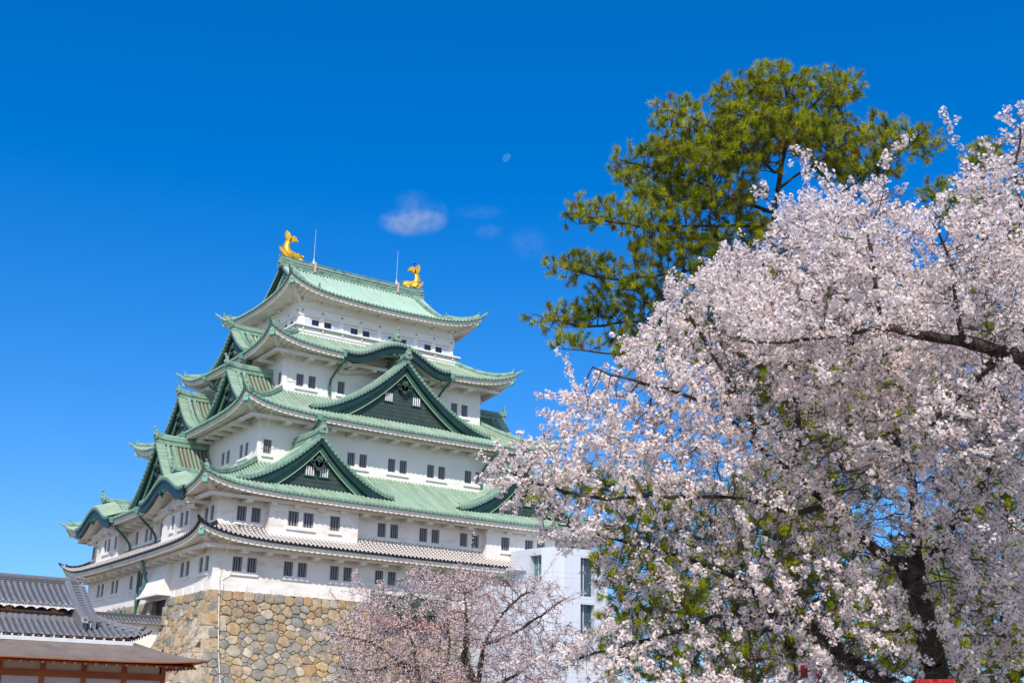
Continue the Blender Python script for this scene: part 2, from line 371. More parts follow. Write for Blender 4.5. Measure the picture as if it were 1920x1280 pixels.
# main ridge and gables of the top roof
def concave(r, b=.55): return b*r+(1-b)*r*r
def top_z(d): return float(roof_z(5, np.array(d), np.array(30.0)))
mb = MB(); vm = V/2
zr = 42.35
mb.sweep([(GU0-.35, vm, zr+.12), (GU0+1, vm, zr), (U/2, vm, zr-.06), (GU1-1, vm, zr), (GU1+.35, vm, zr+.12)],
         [(-.62, -.25), (-.62, .12), (-.68, .16), (-.68, .26), (-.45, .30), (-.45, .46), (-.52, .50), (-.52, .58), (-.36, .62), (-.36, .86), (-.42, .9), (-.22, 1.03), (.22, 1.03), (.42, .9), (.36, .86), (.36, .62), (.52, .58), (.52, .5), (.45, .46), (.45, .3), (.68, .26), (.68, .16), (.62, .12), (.62, -.25)])
mb.build('main_ridge', RID, keep)
mb = MB()
for i in range(12):
    u_ = GU0+1.2+i*1.16; mb.box(u_-.03, u_+.03, vm-.72, vm-.60, zr+.0, zr+.62)
mb.box(GU0+.4, GU1-.4, vm-.70, vm-.66, zr+.40, zr+.44); mb.build('ridge_rail', STL, keep)
Dtop = tier_D(5)
for sgn, gu in ((-1, GU0), (1, GU1)):
    mb = MB()      # verge tiles along the gable edge
    for sy in (-1, 1):
        d = np.linspace(2.9, Dtop-.3, 60); dv = []; hh = []
        nr = 21; p = (Dtop-.4-2.6)/nr
        for i in range(nr):
            for off, h in RIB: dv.append(2.6+(i+.5+off)*p); hh.append(h*1.4)
        uu_ = (np.array(dv)-2.6)/p; dv = np.array(dv); hh = np.array(hh)
        y = (C[5]-TIER[5][0]+dv); y = y if sy < 0 else V-y; z = roof_z(5, dv, np.full_like(dv, 30.0))+.06+hh
        xs = [gu+sgn*.22, gu-sgn*.5]
        mb.grid(np.stack([np.stack([np.full_like(y, x), y, z], -1) for x in xs], 0), np.stack([np.stack([uu_, uu_*0+q_, uu_*0], -1) for q_ in (0, .7)], 0), 0)
        mb.grid(np.stack([np.stack([np.full_like(y, xs[0]), y, z], -1), np.stack([np.full_like(y, xs[0]), y, z-.22-hh], -1)], 0), None, 0)
    mb.build('verge_tiles', COPL, keep, at=True)
    for sy in (-1, 1):   # descending ridge with ornament
        d = np.linspace(1.25, Dtop-.3, 14); y = C[5]-TIER[5][0]+d; y = y if sy < 0 else V-y
        P = np.stack([np.full_like(d, gu-sgn*.75), y, roof_z(5, d, np.full_like(d, 30.))+.05], -1)
        mb = MB(); mb.sweep(P, prof(.9, .8)); oni(mb, P[0]+[0, 0, .1], P[0]-P[1], .7); mb.build('descending_ridge', RID, keep)
    # barge boards, panel
    mb = MB(); mp = MB()
    for sy in (-1, 1):
        d = np.linspace(2.3, Dtop, 22); y = C[5]-TIER[5][0]+d; y = y if sy < 0 else V-y; z = roof_z(5, d, np.full_like(d, 30.))
        top = z-.06; bot = z-.52
        for x0, x1, tp, bt, mi in ((gu+sgn*.12, gu-sgn*.15, top, bot, 0), (gu-sgn*.15, gu-sgn*.4, bot+.1, bot-.55, 1)):
            G = np.stack([np.stack([np.full_like(y, x0), y, tp], -1), np.stack([np.full_like(y, x0), y, bt], -1), np.stack([np.full_like(y, x1), y, bt], -1)], 0)
            mb.grid(G, None, mi)
        G = np.stack([np.stack([np.full_like(y, gu-sgn*.5), y, bot], -1), np.stack([np.full_like(y, gu-sgn*.5), y, np.full_like(y, 37.8)], -1)], 0)
        mp.grid(G, None, 0)
    mb.build('barge_board', [DRK, RID], keep); gp = mp.build('gable_panel', RID, keep)
    mb = MB()
    for yy, rr in ((0, .5), (.5, .36), (-.5, .36), (.25, .3), (-.25, .3)):
        mb.ball((gu-sgn*.3, vm+yy, 40.7-.5*abs(yy)), (.16, rr, rr*1.2), 8, 6)
    mb.build('gable_pendant', COP, keep, at=True)
    mb = MB(); oni(mb, (gu+sgn*.3, vm, zr+.1), (sgn, 0, 0), 1.0); mb.build('ridge_end_tile', RID, keep)

# ---- gables
def gable(side, c, a0, w, zf, za, of, ob, win, ridge_h=1.0, b=.33, brown=False):
    def cz(x): return zf+(za-zf)*concave(1-np.abs(x)/w, b)+.12*np.clip((np.abs(x)/w-.8)/.2, 0, 1)**2
    g = MB(); 
    xs = np.linspace(0, w, 18)
    o, h, u, _ = rib_cols(ob, of-.5, PITCH)
    for sx in (-1, 1):
        x = xs*sx
        P = PT(side, c, a0+x[:, None], o[None], cz(x)[:, None]+h[None]-.02)
        arc = np.broadcast_to(xs[:, None]*1.2, P.shape[:2]); g.grid(P, np.stack([np.broadcast_to(u[None], arc.shape), arc, np.full(arc.shape, a0)], -1), 0)
    # verge band with short ribs
    n = int(w*1.22/.36); xv = []; hv = []
    for i in range(n):
        for off, hh in RIB: xv.append((i+.5+off)/n*w); hv.append(hh*1.4)
    xv.append(w); hv.append(0); xv = np.array(xv); hv = np.array(hv)
    for sx in (-1, 1):
        z = cz(xv)+hv+.07; A = a0+xv*sx
        R = [PT(side, c, A, of-.66, z), PT(side, c, A, of+.12, z+.03), PT(side, c, A, of+.12, z-.17-hv*.5), PT(side, c, A, of-.05, z-.2-hv)]
        g.grid(np.stack(R[:2], 0), np.stack([np.stack([xv/w*n, xv*0+q, xv*0], -1) for q in (0, .7)], 0), 1); g.grid(np.stack(R[1:], 0), None, 2)
        th = np.arange(6)*math.pi/3
        for i in range(n):
            xc = (i+.5)/n*w; g.add(PT(side, c, a0+sx*xc+.11*np.cos(th), np.full(6, of+.15), cz(xc)+.10+.11*np.sin(th)), [list(range(6))], 3)
    gr = g.build('gable_roof', [COPB if brown else COP, COP, CAPG, COPL], keep, at=True)
    # ridges
    g = MB(); zr_ = za+.05
    oo = np.linspace(of+.12, ob, 8); P = PT(side, c, np.full(8, a0), oo, zr_+.15*np.clip((oo-of+1.5)/1.6, 0, 1)**2)
    g.sweep(P, prof(1.15, ridge_h*1.5)); out = P[0]-P[1]
    oni(g, P[0]+[0, 0, .25], out.copy(), 1.0)
    for sx in (-1, 1):
        for off_, sc_ in ((-.92, .7), (-1.45, .55)):
            xx = np.linspace(.05*w, .86*w, 14)*sx; Q = PT(side, c, a0+xx, np.full(14, of+off_), cz(xx)+.06); g.sweep(Q, prof(sc_, .62 if off_ > -1 else .8))
            if off_ < -1: oni(g, Q[-1]+[0, 0, .05], Q[-1]-Q[-2], .5)
    g.build('gable_ridges', RID, gr)
    # boards
    g = MB(); x = np.linspace(0, w, 24)
    hb = .50+.42*(x/w)
    for sx in (-1, 1):
        A = a0+sx*x; z = cz(x); low = np.maximum
        for o0, o1, tp, bt, mi in ((of-.02, of-.28, z-.08, z-hb, 0), (of-.30, of-.52, z-hb+.05, z-hb-.62, 1), (of-.27, of-.33, z-hb-.56, z-hb-.64, 2)):
            g.grid(np.stack([PT(side, c, A, o0, tp), PT(side, c, A, o0, bt), PT(side, c, A, o1, bt)], 0), None, mi)
    g.build('barge_board', [DRK, INB, MOU], keep)
    g = MB(); zb = zf-1.0
    op = of-.62
    for sx in (-1, 1):
        A = a0+sx*x; tp = np.maximum(cz(x)-hb-.05, zb)
        g.grid(np.stack([PT(side, c, A, op, tp), PT(side, c, A, op, zb)], 0), None, 0)
    # plank seams
    zz = zf+.35
    while zz < za-2.2:
        r = (zz+1.1-zf)/(za-zf); xw = w*(1-(-b+math.sqrt(b*b+4*(1-b)*max(r, 0)))/(2*(1-b)))
        if xw > .4: g.sbox(side, c, a0-xw, a0+xw, op, op+.012, zz, zz+.03, 1)
        zz += .36
    pn = g.build('gable_panel', [PAN, DRK], keep)
    g = MB(); g.sbox(side, c, a0-w*.80, a0+w*.80, op, op+.16, zf-.28, zf+.02); g.build('gable_sill', INB, pn)
    for xw, zw in win:
        f = MB(); f.sbox(side, c, a0+xw-.42, a0+xw+.42, op+.004, op+.03, zw, zw+.72, 0)
        f.sbox(side, c, a0+xw-.48, a0+xw+.48, op, op+.14, zw-.10, zw-.02, 1)
        f.sbox(side, c, a0+xw-.46, a0+xw-.41, op, op+.1, zw-.02, zw+.76, 1); f.sbox(side, c, a0+xw+.41, a0+xw+.46, op, op+.1, zw-.02, zw+.76, 1); f.sbox(side, c, a0+xw-.46, a0+xw+.46, op, op+.1, zw+.72, zw+.78, 1)
        for i in range(4): f.sbox(side, c, a0+xw-.33+i*.20, a0+xw-.23+i*.20, op+.03, op+.09, zw-.01, zw+.72, 2)
        f.build('gable_window', [DGL, INB, BARW], pn)
    # pendant with rosette
    g = MB(); zc = za-2.15*((za-zf)/5.6)**.35; q = .62 if za-zf > 3.5 else .42
    def disc(x, z, r, mi, t=.10, o0=0.0):
        th = np.arange(10)*2*math.pi/10; poly = PT(side, c, a0+x+r*np.cos(th), np.full(10, of-.30+o0), zc+z+r*np.sin(th)); ax = PT(side, c, 0., 1., 0.)-PT(side, c, 0., 0., 0.)
        g.prism(poly, ax, t, mi)
    for x_, z_, r_ in ((0, -.15, .62), (-.5, -.35, .42), (.5, -.35, .42), (0, -.85, .42), (-1.0, -.05, .26), (1.0, -.05, .26), (-.9, -.25, .22), (.9, -.25, .22)): disc(x_*q, z_*q, r_*q, 0)
    for i in range(6): disc(.24*q*math.cos(i*1.047), .3*q+.24*q*math.sin(i*1.047), .19*q, 1, .12, .10)
    disc(0, .3*q, .13*q, 1, .2, .12)
    g.build('gable_pendant', [PAN, COP], pn, at=True)
    return gr
gable('S', C[3], 17.97, 9.15, 25.55, 31.25, .6, -(C[4]-C[3])-.1, [(-1.42, 27.55), (1.42, 27.55)])
for a_ in (7.93, U-7.93): gable('S', 0, a_, 6.85, 17.72, 22.05, .5, -C[3]-.1, [(-.62, 18.95), (.62, 18.95)])
gable('W', C[4], V/2, 4.5, 31.75, 34.85, 1.85, -(C[5]-C[4])-.1, [(0, 32.6)], .8, .36)
gable('E', C[4], V/2, 4.5, 31.75, 34.85, 1.85, -(C[5]-C[4])-.1, [(0, 32.6)], .8, .36)
for s_ in 'WE':
    for a_ in (9.95, V-9.95): gable(s_, C[3], a_, 4.85, 25.2, 29.25, 1.15, -(C[4]-C[3])-.1, [(0, 26.55)], .9, .36, brown=True)
gable('W', 0, V/2, 7.2, 17.5, 23.3, .1, -C[3]-.1, [(0, 19.9)], brown=True)

def kara(side, c, a0, w, zb, zp, of, ob, inf=.1, soff=.55):
    def up(o): return .40*np.minimum(of-o, 1.5)
    def cz(x): q = np.clip(np.abs(x)/w, 0, 1); return zb+(zp-zb)*(.5*(1+np.cos(math.pi*np.clip(q*1.06, 0, 1))))**1.05+.12*q**6
    g = MB(); xs = np.linspace(-w, w, 44)
    o, h, u, _ = rib_cols(ob, of-1.5, PITCH)
    g.grid(PT(side, c, a0+xs[:, None], o[None], cz(xs)[:, None]+h[None]+up(o)[None]), np.stack([np.broadcast_to(u[None], (44, len(u))), np.broadcast_to(xs[:, None]+9, (44, len(u))), np.full((44, len(u)), a0)], -1), 0)
    n = int(2*w*1.08/.34); xv = []; hv = []
    for i in range(n):
        for off, hh in RIB: xv.append(-w+(i+.5+off)/n*2*w); hv.append(hh*1.15)
    xv.append(w); hv.append(0); xv = np.array(xv); hv = np.array(hv); z = cz(xv)+.06+hv; A = a0+xv
    R = [PT(side, c, A, of-1.62, z+.62), PT(side, c, A, of+.1, z), PT(side, c, A, of+.1, z-.16-hv*.5), PT(side, c, A, of-.1, z-.2-hv)]
    g.grid(np.stack(R[:2], 0), np.stack([np.stack([(xv+w)/(2*w)*n, xv*0+q, xv*0], -1) for q in (0, 1.7)], 0), 0); g.grid(np.stack(R[1:], 0), None, 1)
    th = np.arange(6)*math.pi/3
    for i in range(n):
        xc = -w+(i+.5)/n*2*w; g.add(PT(side, c, a0+xc+.1*np.cos(th), np.full(6, of+.13), cz(xc)+.08+.1*np.sin(th)), [list(range(6))], 2)
    kr = g.build('curved_gable_roof', [COP, CAPG, COPL], keep, at=True)
    g = MB(); hb = .42+.40*np.abs(np.sin(math.pi*np.clip(np.abs(xs)/w, 0, 1)))*.5+.28
    g.grid(np.stack([PT(side, c, a0+xs, of-.02, cz(xs)-.1), PT(side, c, a0+xs, of-.02, cz(xs)-hb), PT(side, c, a0+xs, of-.3, cz(xs)-hb)], 0), None, 0)
    g.grid(np.stack([PT(side, c, a0+xs, of+.04, cz(xs)-.1), PT(side, c, a0+xs, of+.04, cz(xs)-.30), PT(side, c, a0+xs, of-.02, cz(xs)-.30)], 0), None, 1)
    g.build('curved_barge_board', [DRK, BLK], keep)
    g = MB(); nn = 30; xq = []; wq = []
    for i in range(nn):
        for fq in (0, .1, .3, .5, .7, .9): xq.append(-w*.93+(i+fq)/nn*1.86*w); wq.append(math.sqrt(max(0, 1-(2*fq-1)**2)))
    xq = np.array(xq); wq = np.array(wq); o2 = np.linspace(of-.28, -.2, 5)
    g.grid(PT(side, c, a0+xq[None], o2[:, None], (cz(xq)-soff-.25-.1*wq)[None]+np.linspace(0, .15, 5)[:, None]), None, 0)
    g.grid(np.stack([PT(side, c, a0+xq, inf, cz(xq)-soff-.1), PT(side, c, a0+xq, inf, np.full_like(xq, zb-1.0))], 0), None, 0)
    g.grid(np.stack([PT(side, c, a0+xq, inf+.35, cz(xq)*.6+.4*zb-soff-.45), PT(side, c, a0+xq, inf+.35, cz(xq)*.6+.4*zb-soff-.8), PT(side, c, a0+xq, inf, cz(xq)*.6+.4*zb-soff-.8)], 0), None, 0)
    for s1 in (-1, 1): g.sbox(side, c, a0+s1*w*.895-.03, a0+s1*w*.895+.03, -.1, of-.3, zb-1.0, zb-.2)
    g.build('curved_soffit', PLE, keep)
    g = MB(); P = PT(side, c, np.full(5, a0), np.linspace(of-.75, ob, 5), zp+.50+np.array([.10, .06, .06, .06, .06])); g.sweep(P, prof(1.1, 1.1)); oni(g, P[0]+[0, 0, .2], P[0]-P[1], 1.05)
    g.build('gable_ridges', RID, kr)
    g = MB(); zc = zp-.95
    for x_, z_, r_ in ((0, 0, .42), (-.55, .12, .30), (.55, .12, .30), (0, -.3, .26)):
        t_ = np.arange(10)*2*math.pi/10; ax = PT(side, c, 0., 1., 0.)-PT(side, c, 0., 0., 0.)
        g.prism(PT(side, c, a0+x_+r_*np.cos(t_), np.full(10, of-.16), zc+z_+r_*np.sin(t_)), ax, .12, 0)
    g.build('gable_pendant', INB, keep)
kara('S', C[4], 17.85, 5.4, 31.38, 33.08, TIER[4][0]+.12, -(C[5]-C[4])-.05)
kara('W', 0, 6.75, 5.1, 16.98, 18.42, TIER[2][0]+.1, -C[3]+.6, .8)
kara('W', 0, V-6.75, 5.1, 16.98, 18.42, TIER[2][0]+.1, -C[3]+.6, .8)

# ---- walls with window openings
WIN = []
def wall(mb, side, c, off, a0, a1, z0, z1, holes):
    A = sorted({a0, a1, *[h[0] for h in holes], *[h[1] for h in holes]}); Z = sorted({z0, z1, *[h[2] for h in holes], *[h[3] for h in holes]})
    for i in range(len(A)-1):
        for j in range(len(Z)-1):
            am, zm_ = (A[i]+A[i+1])/2, (Z[j]+Z[j+1])/2
            if any(h[0] < am < h[1] and h[2] < zm_ < h[3] for h in holes): continue
            mb.add(PT(side, c, np.array([A[i], A[i+1], A[i+1], A[i]]), np.full(4, off), np.array([Z[j], Z[j], Z[j+1], Z[j+1]])), [[0, 1, 2, 3]], 0)
def window(side, c, off, a0, a1, z0, z1, red=0.0, nb=4):
    f = MB(); dp = .34
    q = [(a0, z0), (a1, z0), (a1, z1), (a0, z1)]
    for i in range(4):
        (p, r), (s2, t) = q[i], q[(i+1) % 4]
        f.add(PT(side, c, np.array([p, s2, s2, p]), np.array([off, off, off-dp, off-dp]), np.array([r, t, t, r])), [[0, 1, 2, 3]], 0)
    f.add(PT(side, c, np.array([a0, a1, a1, a0]), np.full(4, off-dp), np.array([z0, z0, z1, z1])), [[0, 1, 2, 3]], 1)
    if red > 0: f.sbox(side, c, a0+.3*(a1-a0), a0+.62*(a1-a0), off-dp+.01, off-dp+.03, z0, z1, 2)
    w = f.build('window', [PLA, DGL, RDC], keep)
    b = MB(); st = (a1-a0)/nb
    for i in range(nb): b.sbox(side, c, a0+(i+.5)*st-st*.24, a0+(i+.5)*st+st*.24, off-.20, off-.09, z0, z1)
    b.build('window_bars', BAR, w); return w
def sill(w, side, c, off, a0, a1, z0):
    b = MB(); b.sbox(side, c, a0-.14, a1+.14, off-.002, off+.13, z0-.30, z0-.15); b.build('window_sill', PLA, w)
def pairs(side, c, off, starts, z0, z1, wd=.78, gap=1.18, single=(), sillz=True):
    H = []
    for s_ in starts:
        g_ = [s_] if s_ in single else [s_, s_+gap]
        for q in g_: H.append((q, q+wd, z0, z1))
        WIN.append((side, c, off, g_, wd, z0, z1, sillz))
    return H
def storey(k, z0, z1, holes):
    mb = MB(); c = C[k]
    for s_ in ALL: wall(mb, s_, c, 0, c, LEN(s_)-c, z0, z1, holes.get(s_, []))
    return mb
# storey 1
H = {'S': pairs('S', 0, 0, [1.5, 5.68, 9.63, 13.64, 17.61, 21.62, 25.62, 29.62], 10.9, 12.0),
     'W': pairs('W', 0, 0, [.95, 5.0, 14.75, 18.6, 22.6, 26.8], 10.88, 12.03, .8, 1.2, single=(18.6,))}
storey(1, 9.38, 13.3, H).build('wall', PLS, keep)
# storey 2
H = {'S': pairs('S', 0, 0, [1.5, 13.66, 17.62, 21.62, 33.2], 14.71, 15.84),
     'W': pairs('W', 0, 0, [.85, 11.95, 14.65, 18.4, 29.8], 14.7, 15.84, .8, 1.2, single=(11.95, 18.4))}
storey(2, 14.0, 17.1, H).build('wall', PLS, keep)
BD = .75
for s_, a0, a1, st, sg in (('S', 3.85, 11.5, [5.4, 8.99], (8.99,)), ('S', 23.85, 31.5, [25.37, 27.9], (25.37,)), ('W', 3.9, 10.05, [4.25, 7.33], (7.33,)), ('W', 21.6, 27.75, [21.9, 23.85], (21.9,))):
    H = pairs(s_, 0, BD, st, 14.63, 15.79, .9 if s_ == 'S' else .76, 1.28 if s_ == 'S' else 1.12, single=sg)
    mb = MB(); wall(mb, s_, 0, BD, a0, a1, 13.6, 17.2, H)
    for aa in (a0, a1): mb.add(PT(s_, 0, np.full(4, aa), np.array([0, BD, BD, 0]), np.array([13.6, 13.6, 17.2, 17.2])), [[0, 1, 2, 3]], 0)
    mb.sbox(s_, 0, a0-.1, a1+.1, 0, BD+.12, 13.45, 13.88)
    mb.build('projecting_bay', PLS, keep)
H = {'S': pairs('S', C[3], 0, [5.11, 12.85, 16.84, 20.84, 24.83, 30.0], 21.23, 22.4, .74, 1.17, single=(5.11, 30.0)),
     'W': pairs('W', C[3], 0, [6.6, 10.6, 19.6, 23.6], 21.3, 22.44, .72, 1.15)}
storey(3, 20.2, 24.7, H).build('wall', PLA, keep)
H = {'S': pairs('S', C[4], 0, [8.94, 12.98, 22.2, 24.97], 28.3, 29.43, .72, 1.17, single=(12.98, 22.2)),
     'W': pairs('W', C[4], 0, [8.0, 14.5, 21.5], 28.3, 29.43, .72, 1.15, single=(8.0, 14.5, 21.5))}
storey(4, 27.4, 31.6, H).build('wall', PLA, keep)
rr = random.Random(3)
for side, c, off, g_, wd, z0, z1, sz in WIN:
    ws = [window(side, c, off, q, q+wd, z0, z1, 1 if (c > 4 and rr.random() < .5) else 0) for q in g_]
    if sz: sill(ws[0], side, c, off, g_[0], g_[-1]+wd, z0)
# storey 5
c = C[5]; H = {}
for s_, nb in (('S', 8), ('W', 6), ('E', 6)):
    L_ = LEN(s_); st = (L_-2*c-.56)/nb; hs_ = []
    for i in range(nb):
        x0 = c+.28+i*st+.26; x1 = c+.28+(i+1)*st-.26; md = (x0+x1)/2
        dk = (md, x1) if i % 2 == 0 else (x0, md)
        hs_.append((dk[0], dk[1], 34.72, 35.42))
        f = MB(); o_ = -.16
        f.sbox(s_, c, dk[0], dk[1], o_-.05, o_, 34.72, 35.42, 0)
        for q0, q1 in ((dk[0], dk[0]+.05), (dk[1]-.05, dk[1])): f.sbox(s_, c, q0, q1, o_, o_+.04, 34.72, 35.42, 1)
        f.sbox(s_, c, dk[0]+.05, dk[1]-.05, o_, o_+.04, 34.72, 34.78, 1)
        for zz0, zz1, aa0, aa1 in ((34.72, 35.42, dk[0]-.001, dk[0]), (34.72, 35.42, dk[1], dk[1]+.001)): f.sbox(s_, c, aa0, aa1, o_, 0.0, zz0, zz1, 2)
        f.sbox(s_, c, dk[0], dk[1], o_, 0.0, 35.42, 35.425, 2)
        w = f.build('observation_window', [BGL, BRN, PLA], keep)
        wp = (x0, md) if i % 2 == 0 else (md, x1)
        f = MB(); f.sbox(s_, c, wp[0]+.03, wp[1]-.03, 0, .03, 34.74, 35.40); f.sbox(s_, c, wp[0]+.10, wp[1]-.10, .03, .04, 34.82, 35.30); f.build('sliding_panel', WPN, w)
    H[s_] = hs_
mb = storey(5, 33.6, 37.9, H); w5 = mb.build('wall', PLA, keep)
mb = MB(); md_ = MB(); slm = MB()
for s_, nb in (('S', 8), ('W', 6), ('E', 6), ('N', 8)):
    L_ = LEN(s_); st = (L_-2*c-.56)/nb
    def ring(o1, z0_, z1_, o0=-.001):
        x_ = o1 if s_ in 'SN' else o0; mb.sbox(s_, c, c-x_, L_-c+x_, o0, o1, z0_, z1_)
    ring(.08, 35.68, 36.33); ring(.11, 35.62, 35.68); ring(.10, 36.33, 36.38); mb_ = mb; mb = slm; ring(.03, 35.575, 35.618); ring(.03, 36.382, 36.425); ring(.21, 34.46, 34.498); mb = mb_  # thin grey strips paint the shadow lines beside the beams and under the ledge
    for i in range(nb+1):
        a = c+.28+i*st; mb.sbox(s_, c, max(a-.2, c+.002), min(a+.2, L_-c-.002), 0, .05, 34.6, 35.62)
        th = np.arange(8)*math.pi/4; md_.prism(PT(s_, c, a+.10*np.cos(th), np.full(8, .08), 36.09+.10*np.sin(th)), PT(s_, c, 0., 1., 0.)-PT(s_, c, 0., 0., 0.), .05)
        mb.sbox(s_, c, a-.07, a+.07, .3, .42, 34.22, 34.50)
    ring(.30, 33.7, 33.98); ring(.36, 33.98, 34.08); ring(.30, 34.08, 34.22); ring(.20, 34.22, 34.5); ring(.55, 34.50, 34.64)
slm.build('beam_shadow_lines', SHL, keep); mb.build('balcony_ledge', PLA, keep); md_.build('nail_covers', CAPG, keep)

# plaster tabs along the foot of the first wall
mb = MB()
for i in range(14): mb = MB(); mb.sbox('S', 0, 2.35+i*1.98, 2.75+i*1.98, 0, .10, 9.40, 9.86); mb.build('foot_tab', PLA, keep)
for i in range(4): mb = MB(); mb.sbox('W', 0, 1.7+i*1.98, 2.1+i*1.98, 0, .10, 9.40, 9.86); mb.build('foot_tab', PLA, keep)
mb = MB()
mb.sbox('S', 0, -.12, .9, -.001, .12, 9.40, 10.05); mb.sbox('W', 0, .001, .7, -.001, .12, 9.40, 10.05)
mb.build('corner_foot', PLA, keep)
# hood over the small gate on the left face
mb = MB(); A = [(8.3, 12.9), (13.6, 12.9), (13.9, 9.72), (7.6, 9.72)]
def hp(a, o, z): return PT('W', 0, a, o, z)
q = [hp(8.7, 0, 13.0), hp(13.6, 0, 13.0), hp(13.6, .95, 9.75), hp(8.7, .95, 9.75), hp(8.7, 0, 9.7), hp(13.6, 0, 9.7)]
mb.add(q, [[0, 1, 2, 3], [2, 5, 4, 3]]); mb.add([q[0], q[3], q[4]], [[0, 1, 2]]); mb.add([q[1], q[2], q[5]], [[0, 1, 2]])
mb.sbox('W', 0, 8.55, 13.75, 0, 1.1, 9.58, 9.74); mb.build('gate_hood', PLA, keep)

# ---- downpipes
def pipe(path, r=.11, hop=True):
    g = MB(); P = np.array(path, float); g.tube(P, r, 8, 0)
    if hop:
        p = P[0]; g.hexa([p+[-.17, -.17, -.15], p+[.17, -.17, -.15], p+[.17, .17, -.15], p+[-.17, .17, -.15], p+[-.30, -.30, .32], p+[.30, -.30, .32], p+[.30, .30, .32], p+[-.30, .30, .32]], 1)
    for q in (.55, .8):
        pp = P[-2]*(1-q)+P[-1]*q; g.tube([pp+[0, 0, -.05], pp+[0, 0, .05]], r*1.35, 8, 0)
    g.build('downpipe', [GPI, LPI], keep, smooth=False)
def dp(side, k, a, zend, sh_=.35):
    c = C[k]; O, ze = TIER[k][0], TIER[k][1]
    pipe([PT(side, c, a, O-.12, ze-.15), PT(side, c, a+(-sh_*.1), O-.35, ze-.6), PT(side, c, a-sh_*.5, .85, ze-1.35), PT(side, c, a-sh_*.85, .30, ze-1.9), PT(side, c, a-sh_*.9, .16, ze-2.3), PT(side, c, a-sh_*.9, .16, zend)])
dp('S', 4, 12.45, 28.0); dp('S', 4, 23.5, 28.2); dp('S', 3, 8.9, 20.9); dp('S', 3, 26.9, 20.9)
dp('W', 4, 11.6, 28.1, .3); dp('W', 4, 20.5, 28.1, .3); dp('W', 3, 15.9, 21.0, .3)
dp('W', 2, 12.9, 14.2, -.3); dp('W', 2, 19.6, 14.2, -.3)
pipe([PT('W', 0, 16.3, .5, 13.0), PT('W', 0, 16.3, .25, 12.4), PT('W', 0, 16.3, .22, 7.4)], .13, False)
pipe([PT('W', 0, 12.0, 1.6, 12.75), PT('W', 0, 12.1, 1.3, 12.3), PT('W', 0, 12.9, .75, 11.2), PT('W', 0, 13.0, .75, 10.6), PT('W', 0, 14.2, .9, 8.9), PT('W', 0, 14.3, .9, 6.9)], .13, False)

# ---- roof finials: golden fish
def fish(name, u0, sgn, label):
    z0 = zr+1.05; g = MB()
    def p(x, z, y=0): return np.array([u0+sgn*x, vm+y, z0+z])
    path = [p(1.95, .16), p(1.75, .22), p(1.45, .28), p(1.1, .30), p(.75, .36), p(.45, .58), p(.30, .92), p(.30, 1.25), p(.40, 1.55), p(.52, 1.80)]
    R = [.12, .24, .33, .39, .41, .38, .31, .25, .19, .12]
    P = np.array(path); T = np.gradient(P, axis=0); T /= np.linalg.norm(T, axis=1)[:, None]; Bv = np.array([0, 1.0, 0]); Nn = np.cross(T, Bv)
    th = np.arange(12)*2*math.pi/12
    G = P[:, None]+np.array(R)[:, None, None]*(Bv[None, None]*np.cos(th)[None, :, None]*.8+Nn[:, None]*np.sin(th)[None, :, None])
    i = np.arange(120).reshape(10, 12); j = np.roll(i, -1, 1); g.add(G.reshape(-1, 3), np.stack([i[:-1], j[:-1], j[1:], i[1:]], -1).reshape(-1, 4))
    # jaw, eyes, brow
    g.prism([p(1.3, -.02, -.2), p(1.95, .0, -.16), p(2.05, .08, -.12), p(1.3, .16, -.22)], (0, 1, 0), .4)
    g.ball(p(1.50, .52, -.18), .09, 7, 5); g.ball(p(1.50, .52, .18), .09, 7, 5)
    g.prism([p(1.75, .40, -.16), p(2.12, .36, -.14), p(2.0, .52, -.12), p(1.7, .55, -.14)], (0, 1, 0), .3)
    b = g.build(name, GLD, None, smooth=True); tag(b, label, 'roof ornament', 'golden fish on the roof ridge')
    t = MB()
    t.prism([p(.42, 1.5, -.15), p(.10, 1.95, -.15), p(.02, 2.35, -.12), p(.10, 2.75, -.08), p(.36, 2.60, -.12), p(.62, 2.2, -.15), p(.66, 1.75, -.15)], (0, 1, 0), .3)
    t.prism([p(.45, 1.65, -.15), p(.60, 2.2, -.15), p(.90, 2.34, -.12), p(1.20, 2.2, -.12), p(1.42, 1.80, -.08), p(1.12, 1.86, -.12), p(.76, 1.70, -.15)], (0, 1, 0), .3)
    t.build('tail_fin', GLD, b)
    t = MB()
    t.prism([p(.35, .60, -.12), p(-.05, .66, -.10), p(-.48, 1.0, -.06), p(-.36, .55, -.10), p(.05, .15, -.12), p(.5, .05, -.12)], (0, 1, 0), .24)
    for q in range(6): t.prism([p(.08+.02*q, .80+.15*q, -.05), p(-.22+.07*q, 1.05+.15*q, -.04), p(.15+.04*q, 1.0+.15*q, -.05)], (0, 1, 0), .10)
    t.prism([p(1.0, .1, -.34), p(.7, .05, -.52), p(.55, .4, -.62), p(.8, .42, -.42)], (0, 1, 0), .06); t.prism([p(1.0, .1, .28), p(.7, .05, .46), p(.55, .4, .56), p(.8, .42, .36)], (0, 1, 0), .06)
    t.build('body_fins', GLD, b)
    return b
fish('fish_ornament', GU0-.05, 1, 'golden fish ornament with raised tail at the left ridge end, no bird on it')
fish('fish_ornament', GU1+.05, -1, 'golden fish ornament at the right ridge end with a crow on its tail')
